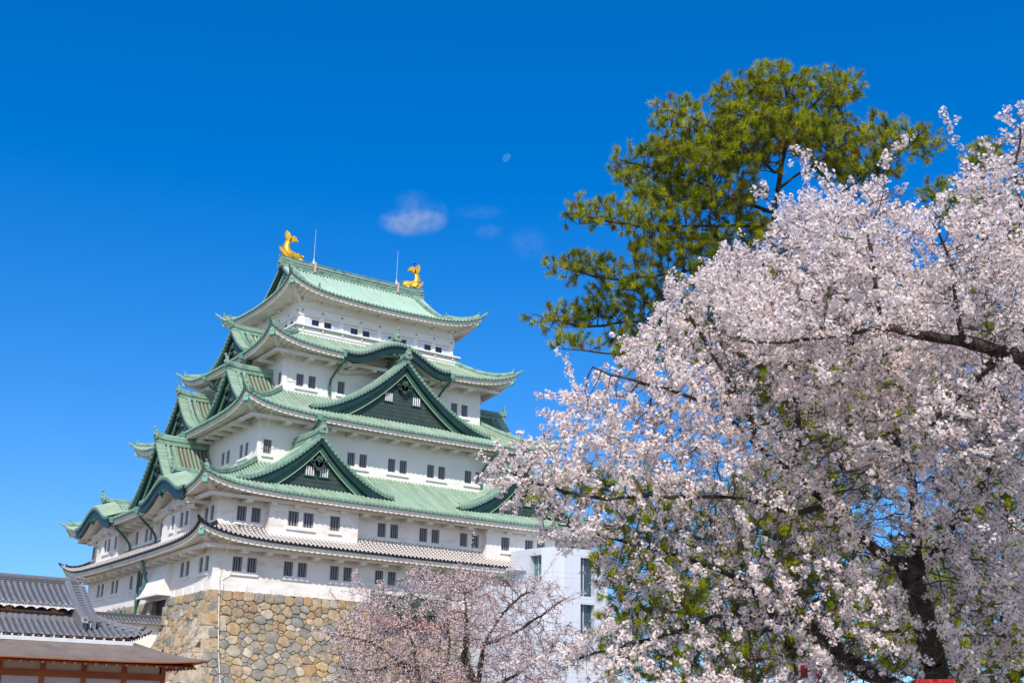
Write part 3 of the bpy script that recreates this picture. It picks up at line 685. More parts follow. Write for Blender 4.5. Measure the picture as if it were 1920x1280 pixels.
for u_ in (13.4, 22.75):
    g = MB(); z0 = zr+.6
    g.box(u_-.10, u_+.10, vm-.78, vm-.70, zr-.1, z0+.35, 1)
    g.tube([(u_, vm-.3, z0+.25), (u_, vm-.3, z0+.85)], [.17, .04], 8, 0); g.tube([(u_, vm-.3, z0+.8), (u_, vm-.3, z0+2.2), (u_, vm-.3, z0+4.05)], [.026, .02, .010], 6, 2)
    g.build('lightning_rod', [mat('rod_cone', (.60, .56, .54), .5), mat('rod_bracket', (.62, .40, .28), .6), STL], keep)
g = MB(); bp_ = np.array([GU1-.62, vm, zr+1.05+2.62])
g.tube([bp_+[-.20, 0, .05], bp_+[-.07, 0, .09], bp_+[.07, 0, .12], bp_+[.15, 0, .17], bp_+[.22, 0, .16]], [.012, .055, .065, .045, .008], 7); g.tube([bp_+[0, -.03, .08], bp_+[0, -.03, -.06]], .012, 4); g.tube([bp_+[0, .03, .08], bp_+[0, .03, -.06]], .012, 4)
g.prism([bp_+[-.06, -.05, .10], bp_+[-.26, -.03, .06], bp_+[-.06, -.06, .03]], (0, 1, 0), .02)
tag(g.build('crow', mat('crow_black', (.008, .008, .01), .4), None, smooth=True), 'small black crow perched on the right golden fish tail', 'bird')
#KEEP_END
#GROUND
gm = mat('ground_gravel', (.23, .185, .135), .9, 0, (.30, .245, .185), .4, (.16, .15, .09), .08, .5, .7, bump=.2, bump_scale=6)
mb = MB(); mb.grid([[(-3000, -3000, -1.6), (-3000, 3000, -1.6)], [(3000, -3000, -1.6), (3000, 3000, -1.6)]]); g = mb.build('ground', gm); g['kind'] = 'structure'

# thin conductor running down the near corner of the keep
mb = MB()
for p, q in (((12.3, 7.78, 37.31), (11.58, 9.53, 34.74)), ((7.88, 5.34, 31.42), (7.99, 7.49, 28.7)), ((4.76, 2.31, 24.57), (4.83, 4.46, 21.76)), ((.54, -2.1, 16.76), (1.13, -.15, 14.39)), ((.37, -1.95, 13.22), (.6, -.15, 10.2))):
    mb.tube([p, q], .022, 4)
mb.build('lightning_cable', mat('cable_verdigris', (.34, .46, .26), .5), keep)

# ---------------------------------------------------------------- stone base
def outz(z):
    h = 9.45-z; return .16*h+.035*h*h
STO = bpy.data.materials.new('dry_stone'); STO.use_nodes = True
nt = STO.node_tree; N = nt.nodes; L = nt.links; b_ = N['Principled BSDF']; b_.inputs['Roughness'].default_value = .9; b_.inputs['Specular IOR Level'].default_value = .2
a_ = N.new('ShaderNodeAttribute'); a_.attribute_name = 'tuv'; sp = N.new('ShaderNodeSeparateXYZ'); L.new(a_.outputs['Vector'], sp.inputs[0])
cr = N.new('ShaderNodeValToRGB'); cr.color_ramp.interpolation = 'CONSTANT'; L.new(sp.outputs[0], cr.inputs[0])
pal = [(.40, .30, .19), (.27, .25, .205), (.45, .35, .23), (.245, .235, .205), (.34, .285, .205), (.44, .30, .155), (.31, .285, .235), (.50, .42, .31), (.31, .235, .16), (.40, .355, .28), (.40, .295, .175), (.26, .25, .21), (.46, .37, .255), (.38, .245, .13)]
el = cr.color_ramp.elements
while len(el) < len(pal): el.new(.5)
for i, e_ in enumerate(el): e_.position = i/len(pal); e_.color = (*pal[i], 1)
tc = N.new('ShaderNodeTexCoord'); nz = N.new('ShaderNodeTexNoise'); nz.inputs['Scale'].default_value = 2.2; nz.inputs['Detail'].default_value = 8; nz.inputs['Roughness'].default_value = .7; L.new(tc.outputs['Object'], nz.inputs['Vector'])
mr = N.new('ShaderNodeMapRange'); mr.inputs[1].default_value = .3; mr.inputs[2].default_value = .7; mr.inputs[3].default_value = .62; mr.inputs[4].default_value = 1.35; L.new(nz.outputs[0], mr.inputs[0])
mx = N.new('ShaderNodeMix'); mx.data_type = 'RGBA'; mx.blend_type = 'MULTIPLY'; mx.inputs[0].default_value = 1; L.new(cr.outputs[0], mx.inputs[6]); L.new(mr.outputs[0], mx.inputs[7]); L.new(mx.outputs[2], b_.inputs['Base Color'])
bp_n = N.new('ShaderNodeBump'); bp_n.inputs['Strength'].default_value = .9; bp_n.inputs['Distance'].default_value = .16; L.new(nz.outputs[0], bp_n.inputs['Height']); L.new(bp_n.outputs[0], b_.inputs['Normal'])
FIL = mat('stone_filler', (.30, .22, .13), .95, 0, (.13, .10, .07), 5.0, bump=.6, bump_scale=9)
def clip(poly, n, d):
    out = []; m = len(poly)
    for i in range(m):
        p, q = poly[i], poly[(i+1) % m]; sp_, sq = p@n-d, q@n-d
        if sp_ <= 0: out.append(p)
        if sp_*sq < 0: out.append(p+(q-p)*(sp_/(sp_-sq)))
    return np.array(out) if len(out) > 2 else None
def stones(mb, side, a0, a1, h1, rng, skip=None):
    S = []; R_ = []
    x = a0
    while x < a1:
        w = rng.uniform(.55, 1.0); S.append([x+w/2, .36+rng.uniform(-.03, .03)]); R_.append(.40); S.append([x+w/2, -.40]); R_.append(.40); x += w
    G = {}
    def near(p, r):
        ci, cj = int(p[0]//1.0), int(p[1]//1.0)
        for i in (ci-1, ci, ci+1):
            for j in (cj-1, cj, cj+1):
                for q in G.get((i, j), ()):
                    if math.hypot(p[0]-S[q][0], (p[1]-S[q][1])*1.25) < (r+R_[q])*.80: return True
        return False
    area = (a1-a0)*h1
    for rmin, rmax, tries in ((.42, .60, 1.2), (.30, .44, 6), (.19, .30, 10), (.09, .16, 8)):
        for _ in range(int(area*tries)):
            r = rng.uniform(rmin, rmax); p = (rng.uniform(a0, a1), rng.uniform(.80+r*.7, h1))
            if not near(p, r): G.setdefault((int(p[0]//1.0), int(p[1]//1.0)), []).append(len(S)); S.append([p[0], p[1]]); R_.append(r)
    S = np.array(S)*[1, 1.25]; R_ = np.array(R_)
    for k in range(len(S)):
        s0 = S[k]; dd = S-s0; r = np.hypot(dd[:, 0], dd[:, 1]); nb = np.where((r > 1e-6) & (r < 2.0))[0]; s1 = s0/[1, 1.25]
        if s1[1] < 0 or (skip is not None and skip(s1)): continue
        P = s0+np.array([[-.9, -.8], [.9, -.8], [.9, .8], [-.9, .8]])
        for q in nb:
            n_ = dd[q]/r[q]; P = clip(P, n_, s0@n_+.5*(r[q]+(R_[k]**2-R_[q]**2)/r[q]))
            if P is None: break
        if P is None: continue
        P = P/[1, 1.25]; P = clip(P, np.array([0, -1.0]), -.02)
        if P is None: continue
        m = len(P); Q = []; cut = rng.uniform(.10, .24)
        for i in range(m):
            p, q, r_ = P[i-1], P[i], P[(i+1) % m]; e = np.linalg.norm(r_-q)
            Q.append(q+(p-q)*cut); Q.append(q+(r_-q)*cut)
            if e > .25: Q.append((q+r_)/2+rng.normal(0, .035*min(e, .6), 2))
        P = np.array(Q); cn = P.mean(0); ext = np.hypot(*(P-cn).T).mean()
        if ext < .05: continue
        gap = rng.uniform(.004, .030); col = rng.random(); hgt = min(.15, .03+.20*ext)*rng.uniform(.35, 1.35); tl = rng.uniform(-.14, .14, 2)
        def ring(f, o, jt=0.0):
            p = cn+(P-cn)*f+rng.normal(0, 1, P.shape)*jt*ext; z = 9.45-p[:, 1]; return PT(side, 0, p[:, 0], outz(z)+o+(p-cn)@tl, z+o*.25)
        R = [ring(1-gap/ext, -.06), ring(1-gap/ext, hgt*.2), ring(.88, hgt*.75, .03), ring(.58, hgt, .06)]
        m = len(P); V_ = np.vstack(R+[R[3].mean(0)[None]]); F = []
        for q in range(3):
            for i in range(m): F.append([q*m+i, q*m+(i+1) % m, (q+1)*m+(i+1) % m, (q+1)*m+i])
        n0 = mb.n; mb.add(V_, F, 0, np.full((len(V_), 3), col)); mb.f.append((np.array([[n0+3*m+i, n0+3*m+(i+1) % m, n0+4*m] for i in range(m)]), 0))
rs = np.random.default_rng(5)
mb = MB(); H_ = 11.05
stones(mb, 'S', -6.0, 34.0, H_, rs, lambda p: p[0] < -outz(9.45-p[1])+.1)
gate = lambda p: (9.1 < p[1-1] < 12.2 and p[1] < 3.4)
stones(mb, 'W', -6.0, 24.0, H_, rs, lambda p: p[0] < -outz(9.45-p[1])+.1 or (9.0 < p[0] < 12.3 and p[1] < 3.6))
base = mb.build('stone_base', STO, None, at=True)
tag(base, 'tall battered dry stone base of tan and grey blocks under the castle keep', 'stone wall')
mb = MB(); zz = np.linspace(9.45, -1.6, 14)
for s_, L_ in (('S', U), ('W', V), ('N', V and U), ('E', V)):
    ll = U if s_ in 'SN' else V
    if s_ == 'W':
        for a0, a1 in ((None, 9.1), (12.2, None)):
            o = outz(zz)-.06; A0 = -o if a0 is None else np.full(14, a0); A1 = ll+o if a1 is None else np.full(14, a1)
            mb.grid(np.stack([PT(s_, 0, A0, o, zz), PT(s_, 0, A1, o, zz)], 0))
        z2 = np.linspace(6.0, -1.6, 9); o = outz(z2)-.06; mb.grid(np.stack([PT(s_, 0, np.full(9, 9.1), o, z2), PT(s_, 0, np.full(9, 12.2), o, z2)], 0))
    else:
        o = outz(zz)-.06; mb.grid(np.stack([PT(s_, 0, -o, o, zz), PT(s_, 0, ll+o, o, zz)], 0))
mb.build('stone_core', FIL, base)
mb = MB()   # long alternating corner blocks
z = 9.45; i = 0
hs2 = [.95, .95, .80, 1.02, .95, 1.0, 1.15, 1.05, 1.1, 1.15, 1.2]
for hgt in hs2:
    la, lb = (1.85, .95) if i % 2 == 0 else (1.0, 1.95)
    if i == 0: la, lb = .95, .8
    z1 = z-hgt+.03; o0, o1 = outz(z)+.07, outz(z1)+.07; j = rs.uniform(-.12, .12)
    la += j; lb -= j; e = .05
    bot = [(-o1, -o1), (la-o1, -o1), (la-o1, .3), (-o1+.3, .3+0*lb), (-o1, lb-o1)]
    def blk(o, zq, sh_=0): return [(-o+sh_, -o+sh_, zq), (la-o, -o+sh_, zq), (la-o, .6, zq), (.6, .6, zq), (.6, lb-o, zq), (-o+sh_, lb-o, zq)]
    V_ = np.array(blk(o1, z1)+blk(o1-(o1-o0)*.12, z1+.06, -.03)+blk(o0+(o1-o0)*.12, z-.08, -.03)+blk(o0, z-.02))
    F = [[q*6+k, q*6+(k+1) % 6, (q+1)*6+(k+1) % 6, (q+1)*6+k] for q in range(3) for k in range(6)]
    col = [.0, .02, .9, .52, .14, .52, .14, .66, .9, .14, .52][i]
    n0 = mb.n; mb.add(V_, F, 0, np.full((24, 3), col+.012)); mb.f.append((np.array([[n0+18+k for k in range(6)]]), 0)); mb.f.append((np.array([[n0+k for k in range(6)]]), 0))
    z -= hgt; i += 1
mb.build('corner_blocks', STO, base, at=True)
# the gate in the left face
mb = MB(); mb.box(.2, .35, 9.0, 12.3, 5.5, 9.6); door = mb.build('gate_door', mat('dark_red_door', (.045, .014, .018), .5), base)
for q, (aa, ab) in enumerate(((8.5, 9.1), (12.2, 12.9))):
    mb = MB(); z = 9.42
    while z > 5.6:
        z1 = z-.72; mb.box(-outz(z1)-.05, .3, aa, ab, z1+.03, z, 0); z = z1
    mb.at = [np.full_like(x, .02+.5*(k % 2)) for k, x in enumerate(mb.at)]; mb.build('gate_jamb', STO, base, at=True)

# white conduit down the corner
mb = MB(); mb.tube([(.59, -.12, 10.2), (.59, -.16, 9.6), (.54, -.62, 7.65), (.41, -1.32, 5.7), (.33, -2.05, 4.18), (.17, -3.15, 2.32), (.1, -5.3, -.4), (.1, -6.1, -1.6)], .042, 8)
cd = mb.build('cable_conduit', mat('conduit_white', (.62, .60, .58), .5), None, smooth=True); tag(cd, 'thin white conduit pipe running down the stone base near its corner', 'pipe')
mb = MB()
for p in ((.585, -.30, 9.05), (.47, -.98, 6.6), (.37, -1.68, 4.95), (.25, -2.55, 3.3)): mb.tube([np.array(p)+[0, .02, .05], np.array(p)-[0, .02, .05]], .085, 8)
mb.build('pipe_clips', BLK, cd)

# green hoardings in front of the base, half hidden by the blossom
GH = mat('green_hoarding', (.04, .085, .062), .7, 0, (.065, .125, .09), 1.0); RB = mat('red_brown_panel', (.22, .06, .035), .7, 0, (.30, .10, .06), 1.5)
h1 = thing('hoarding', 'flat green hoarding panel hung on the stone base behind the pink cherry', 'hoarding', 'green hoardings on the stone base')
mb = MB(); mb.box(13.0, 16.45, -1.25, -.75, 8.45, 9.98); mb.box(12.95, 13.3, -1.35, -.7, 8.3, 10.25); mb.box(16.2, 16.5, -1.35, -.7, 8.3, 10.2); mb.build('green_panel', GH, h1)
mb = MB(); mb.box(13.2, 16.3, -1.2, -.8, 7.55, 8.44); mb.build('lower_panel', RB, h1)
h2 = thing('hoarding', 'boxy green hoarding standing proud with a red panel below it', 'hoarding', 'green hoardings on the stone base')
mb = MB(); mb.box(16.7, 19.2, -2.1, -.7, 8.55, 9.85); mb.build('green_panel', GH, h2)
mb = MB(); mb.box(16.8, 18.9, -1.7, -1.2, 7.35, 8.0); mb.box(16.85, 16.95, -1.6, -1.5, 8.0, 8.55); mb.box(18.7, 18.8, -1.6, -1.5, 8.0, 8.55); mb.build('lower_panel', RB, h2)
# green and grey panels by the left face
h3 = thing('hoarding', 'low green panel fence at the foot of the left castle wall', 'hoarding', 'green hoardings on the stone base')
mb = MB(); mb.box(-.9, -.8, 17.0, 21.2, 7.4, 9.0); mb.build('green_panel', GH, h3)
mb = MB()
for v_ in (17.0, 18.4, 19.8, 21.2): mb.box(-1.05, -.9, v_-.08, v_+.08, 7.2, 9.25)
mb.build('fence_posts', STL, h3)

# ---------------------------------------------------------------- plaster wall with tiled coping (left of the base)
GT = mat('grey_roof_tile', (.12, .118, .13), .45, 0, (.175, .172, .19), 2.0, spec=.5, use_at=True, valley=.75)
GTL = mat('grey_tile_light', (.15, .148, .165), .42, 0, (.205, .205, .23), 2.0, spec=.5, use_at=True, valley=.75)
GTE = mat('grey_tile_end', (.16, .16, .17), .5, 0, (.42, .41, .40), 14)
pw = thing('plaster_wall', 'white plaster wall with grey tiled coping joining the stone base', 'wall')
mb = MB(); mb.box(-16, .9, 8.3, 9.1, -1.6, 7.1); mb.box(-16, .95, 8.05, 9.35, 6.98, 7.22); mb.build('wall_body', PLA, pw)
def slope_tiles(mb, x0, x1, ya, za, yb, zb, pitch, curve=.15, caps=True, miend=1, nt_=8, hgt=.75):
    """tiled plane along X from the eave (ya,za) up to (yb,zb)"""
    a, h, u, ctr = rib_cols(x0, x1, pitch); t = np.linspace(0, 1, nt_)[:, None]
    y = ya+(yb-ya)*t; z = za+(zb-za)*((1-curve)*t+curve*t*t); k = hgt*pitch/.37
    P = np.stack([np.broadcast_to(a[None], (nt_, len(a))), np.broadcast_to(y, (nt_, len(a))), z+h[None]*k], -1)
    top = np.stack([np.broadcast_to(u[None], (nt_, len(a))), np.broadcast_to(t*abs(yb-ya)*1.1, (nt_, len(a))), np.zeros((nt_, len(a)))], -1)
    mb.grid(P, top, 0)
    sg = np.sign(ya-yb); mb.grid(np.stack([P[0], P[0]+np.array([0, 0, -.07])], 0), None, miend)
    if caps:
        th = np.arange(8)*math.pi/4; r = pitch*.27
        for cc in ctr: mb.add(np.stack([cc+r*np.cos(th), np.full(8, ya+sg*.02), za+r*.3+r*np.sin(th)], -1), [list(range(8))], miend)
TUVG = GT
mb = MB(); slope_tiles(mb, -16, 1.15, 7.7, 7.28, 8.72, 7.78, .30); slope_tiles(mb, -16, 1.15, 9.7, 7.28, 8.68, 7.78, .30, caps=False)
mb.sweep([(-16, 8.7, 7.78), (1.15, 8.7, 7.78)], [(-.16, -.1), (-.16, .12), (-.09, .2), (.09, .2), (.16, .12), (.16, -.1)], 2); mb.build('tiled_coping', [GT, GTE, GTL], pw, at=True)

# ---------------------------------------------------------------- palace hall at lower left
PL_ = thing('palace_hall', 'low palace hall with grey tile roof, shingle lower roof and orange posts', 'building')
ORG = mat('orange_cypress', (.30, .075, .018), .55, 0, (.40, .115, .03), 1.2)
ORL = mat('pale_cypress', (.50, .17, .05), .55)
SHG = mat('bark_shingle', (.185, .142, .115), .9, 0, (.235, .19, .16), 1.0, (.12, .095, .08), .45, .55, .75, at_scale=(1, 1, 1), bump=.5, bump_scale=30)
BEI = mat('beige_plaster', (.62, .52, .42), .9); SHO = mat('shoji_paper', (.55, .55, .60), .9); SHF = mat('shoji_frame', (.62, .50, .45), .7); MTL = mat('pale_lead_flashing', (.62, .62, .62), .5, 0, (.72, .72, .72), 2.0)
X0 = -60.0; vp = -28.7
# lower shingle roof with hipped right end
cx, cy, cz_ = -11.75, -30.75, 2.60
def shingle(t, e):   # e distance from the hip corner along the eave
    return 2.60+.98*(.85*t+.15*t*t)+.22*np.exp(-e/1.3)*(1-t)
def hiproof(mb, fz, D, th_, xr, yf, yb, xl, n=60, mi=0, edge=1, flare=.3):
    """front slope + right end slope meeting at a 45 degree hip; fz(t,e)"""
    xs = np.unique(np.concatenate([np.linspace(xl, xr-5, 12), np.linspace(xr-5, xr, n)])); e = xr-xs; dm = np.minimum(D, np.maximum(e, 0)); t = np.linspace(0, 1, 9)[:, None]; d = dm[None]*t
    fl = flare*np.exp(-e/1.0)[None]*(1-d/D)
    P = np.stack([xs[None]+fl, yf+d-fl, fz(d/D, e[None]+0*d)], -1); mb.grid(P, None, mi)
    E = np.stack([P[0], P[0]-[0, 0, th_], P[0]+np.array([0, .5, -th_-.03])], 0); mb.grid(E, None, edge)
    ys = np.concatenate([np.linspace(yf, yf+5, n), np.linspace(yf+5, yb, 12)[1:]]); e = ys-yf; dm = np.minimum(D, e); d = dm[None]*t
    fl = flare*np.exp(-e/1.0)[None]*(1-d/D)
    P = np.stack([xr-d+fl, ys[None]-fl, fz(d/D, e[None]+0*d)], -1); mb.grid(P, None, mi)
    E = np.stack([P[0], P[0]-[0, 0, th_], P[0]+np.array([-.5, 0, -th_-.03])], 0); mb.grid(E, None, edge)
mb = MB(); hiproof(mb, shingle, 2.55, .055, cx, cy, -10, X0, flare=.22); mb.build('shingle_roof', [SHG, ORG], PL_)
mb = MB(); mb.box(X0, -14.62, -28.62, -28.52, 3.42, 3.60); mb.box(-14.62, -14.52, -28.62, -10, 3.42, 3.60); mb.build('lead_flashing', MTL, PL_)
mb = MB()
for i in range(60): mb.box(-15.0-i*.46, -14.94-i*.46, -28.56, -28.3, 3.60, 3.70, 1)
mb.box(X0, -14.7, -28.35, -28.2, 3.4, 3.72, 0); mb.box(X0, -14.45, -28.50, -28.44, 3.68, 3.74, 2); mb.build('eave_board', [DGL, PLE, BRN], PL_)
# lower tile tier
def t1(t, e): return 3.72+1.05*(.8*t+.2*t*t)+.30*np.exp(-e/1.1)*(1-t)
mb = MB(); pt = .287
a, h, u, ctr = rib_cols(-60.0, -13.95, pt); e = -13.95-a; D = 2.15; dm = np.maximum(np.minimum(D, e), .01); t = np.linspace(0, 1, 9)[:, None]; d = dm[None]*t; fl = .15*np.exp(-e/.8)[None]*(1-d/D)
P = np.stack([a[None]+fl, -28.35+d-fl, t1(d/D, e[None]+0*d)+.72*h[None]], -1); mb.grid(P, np.stack([np.broadcast_to(u[None], d.shape), d, d*0], -1), 0); mb.grid(np.stack([P[0], P[0]-[0, 0, .07]], 0), None, 1)
th = np.arange(8)*math.pi/4
for cc in ctr: mb.add(np.stack([cc+.078*np.cos(th), np.full(8, -28.375-.15*math.exp(-(-13.95-cc)/.8)), t1(0, -13.95-cc)+.03+.078*np.sin(th)], -1), [list(range(8))], 1)
ys, h, u, ctr = rib_cols(-28.35, -10.0, pt); e = ys+28.35; dm = np.maximum(np.minimum(D, e), .01); d = dm[None]*t; fl = .15*np.exp(-e/.8)[None]*(1-d/D)
P = np.stack([-13.95-d+fl, ys[None]-fl, t1(d/D, e[None]+0*d)+.72*h[None]], -1); mb.grid(P, np.stack([np.broadcast_to(u[None], d.shape), d, d*0], -1), 0); mb.grid(np.stack([P[0], P[0]-[0, 0, .07]], 0), None, 1)
lt = mb.build('lower_tile_roof', [GTL, GTE], PL_, at=True)
mb = MB()   # three courses of lapped tiles under the clerestory
for q in range(3):
    a, h, u, ctr = rib_cols(-60, -16.75, pt); hh = .10*np.abs(np.cos((u-.5+.5)*math.pi))
    y0 = -26.72+q*.17; z0 = 4.50+q*.115
    P = np.stack([np.stack([a, np.full_like(a, y0-.05), z0+hh*.0-.02+.06*np.sin(u*math.pi)**2], -1), np.stack([a, np.full_like(a, y0+.2), z0+.13+.06*np.sin(u*math.pi)**2], -1)], 0); mb.grid(P); mb.grid(np.stack([P[0], P[0]-[0, 0, .05]], 0))
mb.at = [x+.5 for x in mb.at]; mb.build('lapped_tiles', GTL, lt, at=True)
mb = MB(); mb.box(X0, -16.7, -26.15, -26.0, 4.5, 5.2); mb.build('clerestory', DGL, PL_)
mb = MB(); mb.box(X0, -17.3, -26.30, -26.16, 4.86, 4.93); mb.box(-17.9, -17.62, -26.34, -26.16, 4.93, 5.12); mb.box(-20.0, -19.7, -26.34, -26.16, 4.93, 5.12); mb.build('clerestory_rail', ORL, PL_)
# upper tile roof with arched white eave
mb = MB(); slope_tiles(mb, -60.0, -16.95, -26.75, 5.26, -24.5, 6.42, pt, .18, hgt=.95); ut = mb.build('upper_tile_roof', [GTL, GTE], PL_, at=True)
mb = MB(); n = 110; A = []; Bz = []
for i in range(n):
    for f_ in np.linspace(0, .92, 9): A.append(-16.72-(i+f_)*.49); Bz.append(4.99+.10*math.sin(math.pi*f_)**.7)
A = np.array(A); Bz = np.array(Bz)
for y_ in (-26.70, -26.62): mb.grid(np.stack([np.stack([A, np.full_like(A, y_), np.full_like(A, 5.20)], -1), np.stack([A, np.full_like(A, y_), Bz], -1)], 0))
mb.grid(np.stack([np.stack([A, np.full_like(A, -26.70), Bz], -1), np.stack([A, np.full_like(A, -26.62), Bz], -1)], 0)); mb.grid(np.stack([np.stack([A, np.full_like(A, -26.66), np.full_like(A, 5.2)], -1), np.stack([A, np.full_like(A, -26.0), np.full_like(A, 5.5)], -1)], 0))
mb.build('arched_eave', PLA, ut)
mb = MB(); slope_tiles(mb, -60, -16.6, -22.25, 5.26, -24.5, 6.42, pt, .18, caps=False, hgt=.95); mb.build('rear_tile_roof', [GTL, GTE], PL_, at=True)
mb = MB(); mb.sweep([(-60, -24.5, 6.36), (-16.3, -24.5, 6.36)], [(-.2, -.1), (-.2, .28), (-.1, .38), (.1, .38), (.2, .28), (.2, -.1)])
for i in range(40): mb.box(-17.4-i*.535-.012, -17.4-i*.535+.012, -24.72, -24.69, 6.36, 6.68)
for q in range(3): mb.box(-60, -16.3, -24.725, -24.7, 6.36+q*.09, 6.39+q*.09)
mb.at = [x+.5 for x in mb.at]; r_ = mb.build('ridge', GT, ut, at=True)
WOR = mat('white_oni_plaster', (.52, .51, .50), .6, 0, (.22, .22, .23), 9.0)
def mask(mb, p, d, s=1.0):
    p = np.array(p, float); d = np.array(d, float); d /= np.linalg.norm(d); q = np.array([-d[1], d[0], 0]); z = np.array([0, 0, 1.0])
    o_ = [(-.20, -.16), (-.26, .02), (-.20, .20), (-.10, .24), (0, .27), (.10, .24), (.20, .20), (.26, .02), (.20, -.16)]
    mb.prism([p+q*x*s+z*y*s for x, y in o_], d, .10*s, 0)
    for x, y, r, m_ in ((0, .04, .075, 1), (-.15, .17, .045, 0), (.15, .17, .045, 0)):
        t_ = np.arange(8)*math.pi/4; mb.prism([p+d*.1*s+q*(x+r*math.cos(k))*s+z*(y+r*math.sin(k))*s for k in t_], d, .03*s, m_)
    mb.prism([p+d*.02*s+q*-.17*s-z*.17*s, p+d*.02*s+q*.17*s-z*.17*s, p+d*.02*s+q*.22*s-z*.10*s, p+d*.02*s+q*-.22*s-z*.10*s], d, .12*s, 0)
mb = MB(); mask(mb, (-16.28, -24.62, 6.56), (.35, -1, 0), .62); mb.box(-16.45, -16.1, -24.75, -24.3, 6.76, 6.80, 0); mb.build('ridge_end_tile', [WOR, GT], ut)
# descending ridge of the gable end + verge tiles + corner ridge
mb = MB(); tt = np.linspace(0, 1, 14); yk = -24.55+(-27.72+24.55)*tt; zk = 6.55-2.02*(1.22*tt-.22*tt*tt); mb.sweep(np.stack([-16.86+.16*tt, yk, zk-.12], -1), [(-.17, -.35), (-.17, .20), (-.10, .30), (.10, .30), (.17, .20), (.17, -.35)])
mb.at = [x+.5 for x in mb.at]; dr = mb.build('descending_ridge', GTL, PL_, at=True)
mb = MB(); mask(mb, (-16.72, -27.86, 4.50), (.25, -1, 0), .72); mb.build('ornament_tile', [WOR, GT], dr)
mb = MB(); nr = 15
for i in range(nr):
    f_ = (i+.5)/nr; y_ = -24.6-2.9*f_; z_ = 6.46-1.95*(1.2*f_-.2*f_*f_); mb.tube([(-16.65+.12*f_, y_, z_-.02), (-16.02+.16*f_, y_-.02, z_-.06)], .085, 7)
mb.sweep(np.stack([-16.28+.12*tt, yk*.96-24.55*.04, zk-.08], -1), [(-.08, -.3), (-.08, .1), (.08, .1), (.08, -.3)]); mb.at = [x+.5 for x in mb.at]; mb.build('verge_tiles', GTL, PL_, at=True)
mb = MB(); mb.grid([[(-16.3, -24.5, 6.3), (-16.3, -24.5, 4.0)], [(-16.3, -27.6, 4.4), (-16.3, -27.6, 3.9)]]); mb.grid([[(-16.3, -24.5, 6.3), (-16.3, -24.5, 4.0)], [(-16.3, -21.4, 4.4), (-16.3, -21.4, 3.9)]]); mb.build('gable_wall', PLA, PL_)
mb = MB(); d = np.linspace(.25, 2.3, 12); fl = .15*np.exp(-d/.8)*(1-d/2.15); P = np.stack([-13.95-d+fl, -28.35+d-fl, t1(np.minimum(d/2.15, 1), d)+.02], -1)
mb.sweep(P, [(-.13, -.1), (-.13, .22), (-.07, .29), (.07, .29), (.13, .22), (.13, -.1)], 0)
for i in range(6):
    q = P[1]+(P[-2]-P[1])*(i+.5)/6; mb.box(q[0]-.13, q[0]+.10, q[1]-.22, q[1]-.15, q[2]-.01, q[2]+.04, 1)
mb.at = [x+.5 for x in mb.at]; hr = mb.build('corner_ridge', [GTL, WOR], PL_, at=True)
mb = MB(); mask(mb, P[0]+[-.02, -.06, .12], (.35, -1, 0), .58); mb.tube([P[0]+[0, 0, .1], P[0]+[.14, -.12, .22], P[0]+[.2, -.16, .34]], [.08, .06, .03], 6, 1); mb.tube([P[0]+[.05, -.05, -.08], P[0]+[.3, -.28, -.03], P[0]+[.42, -.38, .12]], [.08, .07, .04], 6, 1); mb.build('ornament_tile', [WOR, GT], hr)
# front wall
mb = MB(); mb.box(X0, -13.05, vp, vp+.1, -1.6, 3.3); mb.box(-13.15, -13.05, vp, -12, -1.6, 3.3); mb.build('plaster_panels', BEI, PL_)
posts = [-12.98-1.86*i for i in range(26)]
for x in posts:
    mb = MB(); mb.box(x-.11, x+.11, vp-.10, vp+.09, -1.6, 2.95); mb.build('post', ORG, PL_)
mb = MB(); mb.box(X0, -12.87, vp-.12, vp-.002, 1.98, 2.16); mb.box(X0, -12.87, vp-.09, vp-.002, 1.86, 1.975); mb.box(X0, -12.85, vp-.16, vp-.002, 2.56, 2.78); mb.box(X0, -12.4, -30.45, -30.3, 2.42, 2.52); mb.build('beams', ORG, PL_)
mb = MB()
for i in range(100): 
    x = -12.55-i*.465; mb.hexa([(x-.04, -30.55, 2.38), (x+.04, -30.55, 2.38), (x+.04, vp, 2.78), (x-.04, vp, 2.78), (x-.04, -30.55, 2.47), (x+.04, -30.55, 2.47), (x+.04, vp, 2.87), (x-.04, vp, 2.87)], 0)
    mb.box(x-.042, x+.042, -30.575, -30.552, 2.38, 2.47, 1)
for i in range(20):
    y = -30.2+i*.465; mb.hexa([(-13, y-.04, 2.78), (-11.95, y-.04, 2.38), (-11.95, y+.04, 2.38), (-13, y+.04, 2.78), (-13, y-.04, 2.87), (-11.95, y-.04, 2.47), (-11.95, y+.04, 2.47), (-13, y+.04, 2.87)], 0)
    mb.box(-11.945, -11.92, y-.042, y+.042, 2.38, 2.47, 1)
mb.grid([[(X0, -30.6, 2.50), (X0, vp, 2.92)], [(-12.1, -30.6, 2.50), (-12.1, vp, 2.92)]], None, 0); mb.build('rafters', [ORG, WOR], PL_)
for x in posts[:-1]:
    mb = MB(); mb.box(x-1.75, x-.11, vp-.03, vp-.005, .2, 1.86, 0)
    for i in range(12): mb.box(x-1.70+i*.135, x-1.685+i*.135+.02, vp-.05, vp-.031, .2, 1.86, 1)
    for i in range(8): mb.box(x-1.75, x-.11, vp-.046, vp-.031, .3+i*.21, .335+i*.21, 1)
    mb.build('shoji_screen', [SHO, SHF], PL_)

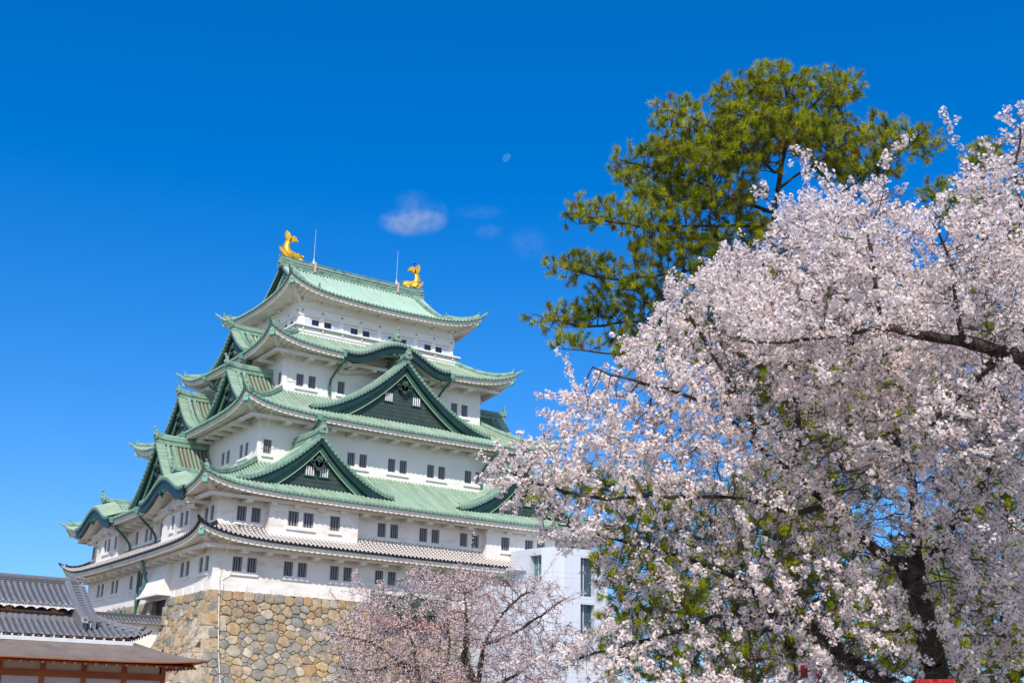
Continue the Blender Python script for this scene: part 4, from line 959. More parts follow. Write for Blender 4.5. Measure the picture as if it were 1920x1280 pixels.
# ---------------------------------------------------------------- lift tower beside the keep
LT = thing('lift_tower', 'modern white panelled lift tower beside the castle with tall window slots', 'tower')
WP = mat('white_metal_panel', (.56, .595, .66), .45, 0, (.60, .635, .70), .7); SEM = mat('panel_seam', (.42, .45, .50), .7)
LG = mat('lift_glass', (.03, .06, .085), .08, spec=.8); LGG = mat('lift_glass_green', (.10, .20, .20), .1, spec=.7)
pl = np.array([(26.25, -1.0), (26.30, -2.0), (26.42, -3.6), (26.68, -4.9), (27.25, -5.75), (28.2, -6.15), (29.69, -6.35), (31.05, -6.5), (32.35, -6.62), (32.35, -1.0)])
zt = 14.55
holes_ = {2: [(11.8, 13.95)], 6: [(10.65, 13.85), (7.2, 10.0)]}
mb = MB(); sm = MB()
for i in range(len(pl)-1):
    p, q = pl[i], pl[i+1]; zs = [-1.6]
    for lo, hi in sorted(holes_.get(i, [])): zs += [lo, hi]
    zs.append(zt)
    for k in range(0, len(zs), 2): mb.add([(*p, zs[k]), (*q, zs[k]), (*q, zs[k+1]), (*p, zs[k+1])], [[0, 1, 2, 3]])
    n_ = np.array([q[1]-p[1], -(q[0]-p[0])]); n_ /= np.linalg.norm(n_); ln = np.linalg.norm(q-p)
    for z in (14.0, 12.47, 12.07, 10.45, 10.08, 8.5, 8.1, 6.5, 6.1, 4.5, 4.1):
        if any(lo < z < hi for lo, hi in holes_.get(i, [])): continue
        a = p+n_*.004; b2 = q+n_*.004; sm.add([(*a, z-.012), (*b2, z-.012), (*b2, z+.012), (*a, z+.012)], [[0, 1, 2, 3]])
    m_ = max(1, int(round(ln/.75)))
    if i not in holes_:
        for k in range(m_):
            c_ = p+(q-p)*k/m_+n_*.0045; t_ = (q-p)/ln*.012; sm.add([(*(c_-t_), 0), (*(c_+t_), 0), (*(c_+t_), 14.0), (*(c_-t_), 14.0)], [[0, 1, 2, 3]])
mb.add([(*p, zt) for p in pl], [list(range(len(pl)))]); mb.build('panel_cladding', WP, LT); sm.build('panel_seams', SEM, LT)
for i, hh in holes_.items():
    p, q = pl[i], pl[i+1]; n_ = np.array([q[1]-p[1], -(q[0]-p[0])]); n_ /= np.linalg.norm(n_)
    for lo, hi in hh:
        f = MB(); a, b2 = p-n_*.55, q-n_*.55; m2 = (a+b2)/2
        for (s_, t_) in ((p, a), (q, b2)): f.add([(*s_, lo), (*t_, lo), (*t_, hi), (*s_, hi)], [[0, 1, 2, 3]], 0)
        f.add([(*p, hi), (*q, hi), (*b2, hi), (*a, hi)], [[0, 1, 2, 3]], 0); f.add([(*p, lo), (*q, lo), (*b2, lo), (*a, lo)], [[0, 1, 2, 3]], 0)
        f.add([(*a, lo), (*b2, lo), (*b2, hi), (*a, hi)], [[0, 1, 2, 3]], 2 if i == 2 else 1)
        e1 = a+(b2-a)*.38+n_*.05; e2 = a+(b2-a)*.44+n_*.05; f.add([(*e1, lo), (*e2, lo), (*e2, hi), (*e1, hi)], [[0, 1, 2, 3]], 0)
        f.build('window_slot', [WP, LG, LGG], LT)
mb = MB(); mb.box(22.3, 26.2, -3.4, -.9, -1.6, 11.25); mb.build('side_wing', WP, LT)
mb = MB(); mb.box(25.1, 26.25, -3.2, -1.6, 12.72, 12.98); mb.build('canopy', WP, LT)

# ---- vegetation
def grow(paths, attr, infl, kill, step, rng, iters=90, trop=(0, 0, 0), noise=.15):
    """space colonisation: paths = [(points, r0, r1)], attr (n,3) -> nodes, parent, seed radius"""
    nodes = []; par = []; sr = []
    for P, r0, r1, att in paths:
        P = np.asarray(P, float); seg = np.linalg.norm(np.diff(P, axis=0), axis=1); L_ = seg.sum(); n = max(2, int(L_/step)); cum = np.concatenate([[0], np.cumsum(seg)])
        tt = np.linspace(0, L_, n+1); Q = np.stack([np.interp(tt, cum, P[:, k]) for k in range(3)], -1)
        # smooth the bends
        for _ in range(3): Q[1:-1] = .25*Q[:-2]+.5*Q[1:-1]+.25*Q[2:]
        Q[1:] += rng.normal(0, .012, (n, 3))*min(1, step/.15)
        if att is None: p = -1; start = 0
        else:
            A = np.array(nodes); p = int(np.argmin(((A-Q[0])**2).sum(1))); start = 1
        for k in range(start, n+1):
            nodes.append(Q[k]); par.append(p); sr.append(r1+(r0-r1)*(1-k/n)**1.7); p = len(nodes)-1
    nodes = [np.array(x) for x in nodes]; A = np.asarray(attr, float); alive = np.ones(len(A), bool)
    N_ = np.array(nodes); ns = len(N_)
    def nearest(Pn, off, bi, bd):
        for c0 in range(0, len(Pn), 400):
            D = ((A[:, None]-Pn[None, c0:c0+400])**2).sum(-1); j = D.argmin(1); d = D[np.arange(len(A)), j]; m = d < bd
            bd[m] = d[m]; bi[m] = j[m]+off+c0
    bi = np.zeros(len(A), int); bd = np.full(len(A), 1e9); nearest(N_, 0, bi, bd)
    par = list(par); sr = list(sr)
    for it in range(iters):
        act = alive & (bd < infl*infl)
        if not act.any(): break
        d = A[act]-N_[bi[act]]; d /= np.linalg.norm(d, axis=1)[:, None]+1e-9
        acc = np.zeros((len(N_), 3)); np.add.at(acc, bi[act], d); cnt = np.bincount(bi[act], minlength=len(N_))
        src = np.where(cnt > 0)[0]; v = acc[src]/cnt[src][:, None]+rng.normal(0, noise, (len(src), 3))+np.array(trop); v /= np.linalg.norm(v, axis=1)[:, None]+1e-9
        new = N_[src]+v*step; off = len(N_)
        dmin = np.full(len(new), 1e9)
        for c0 in range(0, len(new), 300):
            D = ((new[c0:c0+300, None]-N_[None])**2).sum(-1); dmin[c0:c0+300] = D.min(1)
        ok = dmin > (step*.45)**2; new = new[ok]; src = src[ok]
        if len(new) == 0: break
        N_ = np.vstack([N_, new]); par += src.tolist(); sr += [0]*len(new)
        nearest(new, off, bi, bd); alive &= bd > kill*kill
    return N_, np.array(par), np.array(sr)
def radii(par, sr, rt, ex):
    n = len(par); tips = np.zeros(n); ch = np.zeros(n, int)
    for i in range(n-1, -1, -1):
        if ch[i] == 0: tips[i] = 1
        if par[i] >= 0: tips[par[i]] += tips[i]; ch[par[i]] += 1
    return np.maximum(rt*tips**ex, sr), tips, ch
def edges_mesh(mb, N_, par, r, k, sel, mi=0):
    i = np.where(sel & (par >= 0))[0]; p = par[i]; a = N_[p]; b = N_[i]; d = b-a; d /= np.linalg.norm(d, axis=1)[:, None]+1e-9
    ref = np.where(np.abs(d[:, 2:3]) > .9, [[1.0, 0, 0]], [[0, 0, 1.0]]); A = np.cross(d, ref); A /= np.linalg.norm(A, axis=1)[:, None]; B = np.cross(d, A)
    th = np.arange(k)*2*math.pi/k; C_ = A[:, None]*np.cos(th)[None, :, None]+B[:, None]*np.sin(th)[None, :, None]
    ra = np.minimum(r[p], r[i]*1.25)[:, None, None]; rb = r[i][:, None, None]
    a2 = a-d*np.minimum(ra[:, 0], .05)*.6
    V_ = np.stack([a2[:, None]+C_*ra, b[:, None]+C_*rb], 1).reshape(-1, 3)
    base = (np.arange(len(i))*2*k)[:, None, None]; q = np.arange(k); F = np.stack([q, (q+1) % k, k+(q+1) % k, k+q], -1)[None]+base
    mb.add(V_, F.reshape(-1, 4), mi)
def ell(E, n, rng, edge=.0):
    """n points inside a set of ellipsoids given as (px, py, rpx, rpy, depth, rdepth)"""
    E = np.array(E, float); vol = E[:, 2]*E[:, 3]*E[:, 5]*(E[:, 4]**2)**1; vol = vol**.85; c_ = rng.choice(len(E), n, p=vol/vol.sum())
    v = rng.normal(size=(n, 3)); v /= np.linalg.norm(v, axis=1)[:, None]; v *= (rng.random(n)**(1/3.))[:, None]
    e = E[c_]; px = e[:, 0]+v[:, 0]*e[:, 2]; py = e[:, 1]+v[:, 1]*e[:, 3]; dp_ = e[:, 4]+v[:, 2]*e[:, 5]
    return CAM+dp_[:, None]*(CFW[None]+((px-960)/CF)[:, None]*CR[None]+((640-py)/CF)[:, None]*CU[None])
def path(pts): return np.array([W(*p) for p in pts])
def frames(nv, rng):
    nv = nv/(np.linalg.norm(nv, axis=1)[:, None]+1e-9); t = rng.normal(size=nv.shape); a = np.cross(nv, t); a /= np.linalg.norm(a, axis=1)[:, None]+1e-9; return nv, a, np.cross(nv, a)
def flowers(mb, c, nv, R, rng, mi=0, petals=5):
    """open five-petalled flowers at c facing nv"""
    n, a, b = frames(nv, rng); m = len(c); R = np.broadcast_to(R, (m,)); rnd = rng.random(m)
    for k in range(petals):
        th = k*2*math.pi/petals; w = .56
        def q(r, dt, up): 
            return c+((a*math.cos(th+dt)+b*math.sin(th+dt))*r+n*up)*R[:, None]
        V_ = np.stack([q(.08, 0, 0), q(.80, -w, .16), q(1.0, 0, .10+.06*(k % 2)), q(.80, w, .16)], 1).reshape(-1, 3)
        at = np.repeat(np.stack([rnd, rng.random(m), np.full(m, k)], -1), 4, 0)
        mb.add(V_, np.arange(m*4).reshape(m, 4), mi, at)
def chips(mb, c, nv, L_, w, rng, mi, bend=.2):
    """small leaf-like blades"""
    n, a, b = frames(nv, rng); m = len(c); L_ = np.broadcast_to(L_, (m,))[:, None]
    V_ = np.stack([c-a*w*.3, c+n*L_*.5-a*w+b*bend*L_*.3, c+n*L_, c+n*L_*.5+a*w+b*bend*L_*.3], 1).reshape(-1, 3)
    at = np.repeat(rng.random((m, 3)), 4, 0); mb.add(V_, np.arange(m*4).reshape(m, 4), mi, at)
def petal_mat(name, c1, c2, tr=.35):
    m = bpy.data.materials.new(name); m.use_nodes = True; nt = m.node_tree; N = nt.nodes; L = nt.links; N.remove(N['Principled BSDF']); out = N['Material Output']
    a = N.new('ShaderNodeAttribute'); a.attribute_name = 'tuv'; s_ = N.new('ShaderNodeSeparateXYZ'); L.new(a.outputs['Vector'], s_.inputs[0])
    mx = N.new('ShaderNodeMix'); mx.data_type = 'RGBA'; L.new(s_.outputs[0], mx.inputs[0]); mx.inputs[6].default_value = (*c1, 1); mx.inputs[7].default_value = (*c2, 1)
    d = N.new('ShaderNodeBsdfDiffuse'); t = N.new('ShaderNodeBsdfTranslucent'); L.new(mx.outputs[2], d.inputs[0]); L.new(mx.outputs[2], t.inputs[0])
    mm = N.new('ShaderNodeMixShader'); mm.inputs[0].default_value = tr; L.new(d.outputs[0], mm.inputs[1]); L.new(t.outputs[0], mm.inputs[2]); L.new(mm.outputs[0], out.inputs[0]); return m
BARK = mat('cherry_bark', (.022, .016, .013), .9, 0, (.075, .058, .046), 7.0, (.045, .045, .018), 1.3, .55, .70, bump=1.0, bump_scale=16)
TWIG = mat('cherry_twig', (.05, .034, .028), .8, 0, (.15, .12, .10), 3.0)
PETW = petal_mat('petal_white_pink', (.98, .935, .91), (.97, .86, .835), .40)
PETP = petal_mat('petal_dull_pink', (.92, .79, .77), (.82, .60, .60), .25)
BUD = petal_mat('calyx_red_brown', (.33, .085, .05), (.42, .18, .05), .2)
LEAFY = petal_mat('young_leaf', (.28, .26, .03), (.36, .15, .04), .35)
def cherry(name, label, trunk, limbs, E, nattr, seed, fl_R=.018, per=(4, 8), dens=1.0, twig_r=.0035, infl=1.3, kill=.26, step=.15, pm=None, group='flowering cherry trees', bare=.12, ex=.46, petals=5, buds=.5, spread=.055, clear=None, sprays=0, spl=.13, lit=0):
    rng = np.random.default_rng(seed); t = thing(name, label, 'tree', group)
    A = ell(E, nattr, rng)
    pt = [(path(trunk[0]), trunk[1], trunk[2], None)]+[(path(l[0]), l[1], l[2], 1) for l in limbs]
    N_, par, sr = grow(pt, A, infl, kill, step, rng)
    r, tips, ch = radii(par, sr, twig_r, ex)
    r = np.minimum(r, np.where(sr > 0, np.maximum(sr, .02), .05))
    mb = MB(); edges_mesh(mb, N_, par, r*(1+.12*np.sin(np.arange(len(r))*1.7)), 9, sr > 0); mb.build('trunk', BARK, t, smooth=True)
    if sprays:   # long shoots pushing out of the crown's edge
        cen = N_.mean(0); ti = np.where((tips <= 2) & (sr <= 0))[0]; w_ = np.linalg.norm(N_[ti]-cen, axis=1)**1.5; ti = rng.choice(ti, sprays, p=w_/w_.sum())
        for q in ti:
            v = N_[q]-N_[par[q]]; v /= np.linalg.norm(v)+1e-9; o_ = N_[q]-cen; v = v*.6+o_/np.linalg.norm(o_)*.7+rng.normal(0, .35, 3)+[0, 0, .15]; p_ = q; pos = N_[q]; add = []
            for k in range(rng.integers(3, 8)):
                v = v/np.linalg.norm(v)+rng.normal(0, .12, 3)+[0, 0, .05]; pos = pos+v/np.linalg.norm(v)*spl; add.append(pos)
            n0_ = len(N_); N_ = np.vstack([N_, add]); par = np.concatenate([par, [q], n0_+np.arange(len(add)-1)]); sr = np.concatenate([sr, np.zeros(len(add))]); r = np.concatenate([r, np.linspace(twig_r*1.1, twig_r*.7, len(add))]); tips = np.concatenate([tips, np.arange(len(add), 0, -1)])
    mb = MB(); thin = sr <= 0; edges_mesh(mb, N_, par, r, 4, thin)
    # extra fine twigs at the ends
    ti = np.where((tips <= 4) & thin)[0]; k_ = rng.choice(ti, int(len(ti)*.9)); dv = N_[k_]-N_[par[k_]]; dv /= np.linalg.norm(dv, axis=1)[:, None]+1e-9
    v = dv+rng.normal(0, .55, dv.shape)+[0, 0, .1]; v /= np.linalg.norm(v, axis=1)[:, None]; ln = step*rng.uniform(.7, 1.9, len(k_)); tipp = N_[k_]+v*ln[:, None]; mid = (N_[k_]+tipp)/2+rng.normal(0, .02, tipp.shape)*step/.15
    n0 = len(N_); NN = np.vstack([N_, mid, tipp]); pp = np.concatenate([par, k_, n0+np.arange(len(k_))]); rr_ = np.concatenate([r, np.full(len(k_), twig_r*.85), np.full(len(k_), twig_r*.6)]); sel = np.zeros(len(NN), bool); sel[n0:] = True
    edges_mesh(mb, NN, pp, rr_, 3, sel); mb.build('branches', TWIG, t)
    # blossom clusters along the thin wood
    cand = np.concatenate([np.where((tips <= 9) & thin)[0], np.where((sr > 0) & (sr < .05) & (rng.random(len(sr)) < .6))[0], n0+np.arange(2*len(k_))]); P = NN[cand]
    # patchiness so that gaps and bare twigs remain
    ph = np.sin(P@np.array([2.1, 1.3, 1.7])*.9/(step/.15)+seed)+np.sin(P@np.array([-1.1, 2.3, -1.9])*1.3/(step/.15)+2)
    keepm = (ph > -1.55+bare) & (rng.random(len(P)) < dens); P = P[keepm]
    if clear is not None:      # openings in the crown where the old trunk shows
        for p_, dep_, wpx in clear:
            rel = P-CAM; dz = rel@CFW; x_ = 960+CF*(rel@CR)/dz; y_ = 640-CF*(rel@CU)/dz; hit = np.zeros(len(P), bool)
            for (xa, ya), (xb, yb) in zip(p_[:-1], p_[1:]):
                tt = np.clip(((x_-xa)*(xb-xa)+(y_-ya)*(yb-ya))/((xb-xa)**2+(yb-ya)**2), 0, 1); hit |= np.hypot(x_-xa-tt*(xb-xa), y_-ya-tt*(yb-ya)) < wpx
            P = P[~(hit & (dz < dep_) & (rng.random(len(P)) < .82))]
    if lit:      # blossom crowds on the outer wood that gets light; the inside of the crown stays bare
        s_ = np.array(sv); e1 = np.cross(s_, [0, 0, 1.0]); e1 /= np.linalg.norm(e1); e2 = np.cross(s_, e1); cell = np.floor(np.stack([P@e1, P@e2], -1)/lit).astype(int); hsh = cell[:, 0]*100003+cell[:, 1]
        o_ = np.lexsort((-(P@s_), hsh)); hs_o = hsh[o_]; st = np.r_[True, hs_o[1:] != hs_o[:-1]]; idx = np.arange(len(o_)); first = np.maximum.accumulate(np.where(st, idx, 0)); rank = np.empty(len(P), int); rank[o_] = idx-first
        P = P[rng.random(len(P)) < np.where(rank < 3, 1.0, np.where(rank < 5, .45, .14))]
    cnt = rng.integers(per[0], per[1]+1, len(P)); cc = np.repeat(P, cnt, 0); off = rng.normal(size=cc.shape); off /= np.linalg.norm(off, axis=1)[:, None]; sp = spread*(rng.random(len(cc))**.5)[:, None]*np.repeat(rng.uniform(.7, 1.25, len(P)), cnt)[:, None]
    c = cc+off*(sp+.012)-np.array([0, 0, spread*.25]); mb = MB(); nv = off+rng.normal(0, .35, off.shape)
    flowers(mb, c, nv, fl_R*rng.uniform(.8, 1.15, len(c)), rng, 0, petals)
    nb = int(len(c)*buds); j = rng.integers(0, len(c), nb); chips(mb, cc[j]+off[j]*sp[j]*.35, off[j]+rng.normal(0, .4, (nb, 3)), rng.uniform(.018, .034, nb)*fl_R/.018, .006*fl_R/.018, rng, 1)
    nl = int(len(P)*.25); j = rng.integers(0, len(P), nl); chips(mb, P[j]+rng.normal(0, .03, (nl, 3)), rng.normal(size=(nl, 3))+[0, 0, .6], rng.uniform(.02, .045, nl)*fl_R/.018, .009*fl_R/.018, rng, 2)
    mb.build('blossoms', [pm or PETW, BUD, LEAFY], t, at=True)
    print(name, 'nodes', len(N_), 'clusters', len(P), 'flowers', len(c)); return t
D1 = 15.0
cherry('cherry_tree', 'big white cherry tree in full bloom with dark forked trunk, in front of pines',
    ([(1800, 1560, 15.0), (1775, 1330, 15.0), (1748, 1230, 14.9), (1730, 1150, 14.8), (1716, 1085, 14.8), (1690, 1052, 14.7)], .26, .13),
    [([(1716, 1085, 14.8), (1690, 1052, 14.7), (1650, 1040, 14.6), (1600, 1000, 14.5), (1560, 950, 14.4), (1490, 890, 14.3), (1420, 840, 14.2), (1370, 780, 14.2), (1290, 740, 14.2), (1180, 712, 14.2), (1110, 690, 14.3)], .085, .008),
     ([(1716, 1075, 14.8), (1750, 1050, 14.5), (1790, 980, 14.4), (1850, 900, 14.4), (1880, 800, 14.5)], .085, .03),
     ([(1716, 1075, 14.8), (1720, 960, 15.0), (1700, 860, 15.2), (1640, 760, 15.4), (1600, 640, 15.5), (1560, 520, 15.6)], .075, .02),
     ([(1560, 950, 14.4), (1480, 960, 14.0), (1380, 930, 13.8), (1250, 930, 13.8), (1110, 935, 13.9), (990, 900, 14.0), (930, 875, 14.1)], .036, .007),
     ([(1420, 840, 14.2), (1400, 760, 14.4), (1330, 660, 14.6), (1290, 590, 14.7)], .035, .012),
     ([(1490, 890, 14.3), (1500, 780, 14.6), (1470, 660, 14.9), (1440, 540, 15.0), (1420, 450, 15.0)], .045, .012),
     ([(1775, 1330, 15.0), (1680, 1290, 15.3), (1600, 1245, 15.4), (1540, 1185, 15.4), (1460, 1150, 15.3), (1360, 1150, 15.2), (1260, 1185, 15.0), (1150, 1215, 14.8), (1080, 1235, 14.7)], .15, .015),
     ([(1460, 1150, 15.3), (1380, 1080, 15.4), (1270, 1040, 15.4), (1150, 1010, 15.3), (1050, 985, 15.1)], .05, .012)],
    [(1450, 770, 300, 300, 15.0, 2.0), (1560, 620, 240, 220, 15.3, 1.8), (1440, 545, 140, 95, 15.2, 1.2), (1600, 430, 170, 70, 15.4, 1.3), (1210, 775, 170, 90, 14.6, 1.1), (990, 895, 80, 48, 14.1, .5), (1090, 870, 150, 85, 14.3, .9), (960, 885, 60, 50, 14.2, .6), (1130, 980, 140, 60, 14.6, 1.0), (1700, 880, 280, 260, 15.0, 2.0), (1350, 1030, 260, 120, 15.0, 1.5), (1650, 1130, 320, 160, 15.0, 1.8), (1330, 1190, 270, 90, 15.2, 1.3), (1130, 1225, 130, 60, 14.8, .9), (1500, 1290, 420, 60, 15.0, 1.5), (1850, 1120, 150, 170, 14.6, 1.5), (1600, 800, 200, 120, 13.9, .7), (1300, 880, 160, 90, 13.8, .6), (1450, 880, 150, 90, 13.5, .6), (1480, 1090, 160, 80, 13.8, .6), (1800, 620, 170, 160, 15.2, 1.5)],
    18000, 11, fl_R=.0178, per=(10, 19), kill=.15, step=.12, spread=.042, bare=.22, lit=.098, dens=1.0, sprays=220, spl=.085, clear=[([(1650, 1035), (1716, 1085), (1730, 1150), (1748, 1230), (1770, 1300)], 14.72, 26), ([(1530, 1180), (1600, 1245), (1640, 1275)], 15.3, 20)])
cherry('cherry_tree', 'white cherry leaning in from the right edge with a thick level branch against the sky',
    ([(2120, 1500, 12.6), (2090, 1100, 12.6), (2050, 860, 12.6), (2000, 730, 12.6), (1930, 680, 12.6)], .24, .13),
    [([(1930, 680, 12.6), (1880, 660, 12.6), (1800, 636, 12.6), (1720, 628, 12.6), (1655, 612, 12.6), (1560, 628, 12.6), (1480, 642, 12.7), (1390, 640, 12.8)], .095, .012),
     ([(1930, 680, 12.6), (1950, 560, 12.4), (1930, 440, 12.4), (1900, 330, 12.4), (1915, 240, 12.4)], .06, .012),
     ([(1880, 660, 12.6), (1800, 740, 12.5), (1740, 800, 12.4)], .06, .02),
     ([(1655, 612, 12.6), (1640, 520, 12.7), (1625, 420, 12.8)], .03, .01),
     ([(1800, 636, 12.6), (1790, 520, 12.5), (1760, 430, 12.5)], .03, .01)],
    [(1850, 460, 120, 150, 12.5, 1.0), (1900, 330, 60, 90, 12.5, .7), (1905, 235, 25, 30, 12.4, .3), (1940, 560, 150, 200, 12.5, 1.2), (1680, 600, 170, 70, 12.7, .8), (1600, 480, 110, 110, 12.8, .7), (1640, 370, 70, 45, 12.8, .5), (1500, 620, 120, 60, 12.8, .5), (1860, 780, 160, 120, 12.5, 1.0), (1810, 300, 18, 30, 12.5, .2)],
    6000, 23, fl_R=.0175, per=(8, 15), lit=.098, bare=.4, dens=.95, kill=.15, step=.12, spread=.040, sprays=90, clear=[([(1920, 670), (1880, 655), (1800, 634), (1720, 626), (1655, 612)], 12.55, 14)])
cherry('cherry_tree', 'small dull pink cherry at bottom centre in front of the stone base',
    ([(800, 1420, 41), (790, 1300, 41), (760, 1240, 41)], .24, .12),
    [([(790, 1300, 41), (740, 1230, 41), (690, 1200, 41), (640, 1190, 41)], .10, .03), ([(790, 1300, 41), (775, 1200, 41), (740, 1140, 41), (720, 1110, 41)], .10, .03), ([(760, 1240, 41), (700, 1260, 41), (640, 1250, 41)], .07, .03),
     ([(790, 1300, 41), (840, 1250, 41.5), (845, 1180, 41.5), (800, 1130, 42)], .12, .03), ([(840, 1190, 41.5), (835, 1130, 42), (850, 1095, 42)], .06, .03)],
    [(700, 1200, 85, 70, 41, 2.2), (730, 1140, 50, 50, 41, 1.6), (800, 1110, 75, 45, 42, 1.8), (790, 1200, 110, 80, 41, 2.4), (760, 1270, 140, 40, 41, 2.4), (850, 1100, 60, 32, 42, 1.6)],
    5600, 31, fl_R=.027, per=(5, 9), infl=3.2, kill=.25, step=.22, twig_r=.0065, pm=PETP, bare=.6, dens=.72, petals=4, sprays=60, spl=.2, buds=.35, spread=.15)
cherry('cherry_tree', 'thin half open pink cherry in front of the white lift tower',
    ([(905, 1430, 38), (895, 1300, 38), (870, 1230, 38)], .22, .12),
    [([(895, 1300, 38), (905, 1210, 38), (940, 1150, 38), (985, 1110, 38)], .11, .03), ([(905, 1210, 38), (960, 1190, 38), (1020, 1150, 38), (1060, 1120, 38)], .07, .03), ([(870, 1230, 38), (875, 1170, 38), (870, 1110, 38)], .09, .03), ([(895, 1300, 38), (960, 1270, 38), (1030, 1220, 38)], .09, .03)],
    [(900, 1130, 90, 50, 38, 2.0), (960, 1200, 110, 60, 38, 2.2), (930, 1265, 130, 40, 38, 2.2), (1000, 1120, 70, 45, 38, 1.6), (890, 1090, 50, 25, 38, 1.4), (920, 1180, 70, 70, 37, 1.6), (1010, 1240, 90, 50, 37, 1.6)],
    6500, 37, fl_R=.025, per=(3, 7), infl=3.0, kill=.26, step=.22, twig_r=.006, pm=PETP, bare=.75, dens=.95, petals=4, sprays=60, spl=.22, buds=.4, spread=.14)

# ---- pines
NEED = petal_mat('pine_needles', (.055, .12, .010), (.56, .56, .03), .15); NEEB = petal_mat('old_needles', (.20, .13, .035), (.30, .20, .06), .15)
PBARK = mat('pine_bark', (.03, .02, .016), .9, 0, (.10, .07, .055), 6.0, bump=1.0, bump_scale=14)
def pine(name, label, trunk, limbs, E, nattr, seed, depth_s=1.0, group='tall pines', nlen=.15, kn=84):
    rng = np.random.default_rng(seed); t = thing(name, label, 'tree', group); A = ell(E, nattr, rng)
    pt = [(path(trunk[0]), trunk[1], trunk[2], None)]+[(path(l[0]), l[1], l[2], 1) for l in limbs]
    N_, par, sr = grow(pt, A, 2.2, .20, .19, rng, trop=(0, 0, .12)); r, tips, ch = radii(par, sr, .007, .48); r = np.minimum(r, np.where(sr > 0, np.maximum(sr, .03), .08))
    mb = MB(); edges_mesh(mb, N_, par, r*(1+.08*np.sin(np.arange(len(r))*1.9)), 9, sr > 0); mb.build('trunk', PBARK, t, smooth=True)
    mb = MB(); edges_mesh(mb, N_, par, r, 4, sr <= 0)
    ti = np.where((tips <= 5) & (sr <= 0))[0]; k_ = np.concatenate([ti, rng.choice(ti, int(len(ti)*.5))]); dv = N_[k_]-N_[par[k_]]; dv /= np.linalg.norm(dv, axis=1)[:, None]+1e-9
    v = dv*.8+rng.normal(0, .40, dv.shape)+[0, 0, .65]; v /= np.linalg.norm(v, axis=1)[:, None]; ln = rng.uniform(.12, .30, len(k_)); n0 = len(N_); NN = np.vstack([N_, N_[k_]+v*ln[:, None]]); pp = np.concatenate([par, k_]); rr_ = np.concatenate([r, np.full(len(k_), .006)]); sel = np.zeros(len(NN), bool); sel[n0:] = True
    edges_mesh(mb, NN, pp, rr_, 4, sel); mb.build('branches', PBARK, t)
    # needle tufts round every shoot
    m = len(k_); tt = rng.random((m, kn)); base = N_[k_][:, None]+v[:, None]*(ln[:, None]*(.25+.75*tt))[..., None]; _, a, b = frames(v, rng); th = rng.uniform(0, 6.283, (m, kn)); op = rng.uniform(.35, 1.5, (m, kn))
    dr = v[:, None]*np.cos(op)[..., None]+(a[:, None]*np.cos(th)[..., None]+b[:, None]*np.sin(th)[..., None])*np.sin(op)[..., None]
    L_ = nlen*rng.uniform(.75, 1.15, (m, kn)); tip = base+dr*L_[..., None]-np.array([0, 0, .012]); sd = np.cross(dr, rng.normal(size=dr.shape)); sd /= np.linalg.norm(sd, axis=-1)[..., None]+1e-9; sd *= .0043
    V_ = np.stack([base-sd, base+sd, tip], 2).reshape(-1, 3); tone = np.repeat(np.clip(rng.normal(.5, .25, m), 0, 1), kn); at = np.repeat(np.stack([np.clip(tone+rng.normal(0, .12, m*kn), 0, 1)]*3, -1), 3, 0)
    F = np.arange(m*kn*3).reshape(-1, 3); old = np.repeat(rng.random(m) < .045, kn); mb = MB(); mb.add(V_, F[~old], 0, at); mb.f.append((F[old], 1))
    # candles
    cj = rng.choice(m, m//3); chips(mb, N_[k_][cj]+v[cj]*ln[cj][:, None], v[cj]+[0, 0, .3], .07, .008, rng, 1)
    mb.build('needles', [NEED, NEEB], t, at=True); print(name, 'nodes', len(N_), 'tufts', m); return t
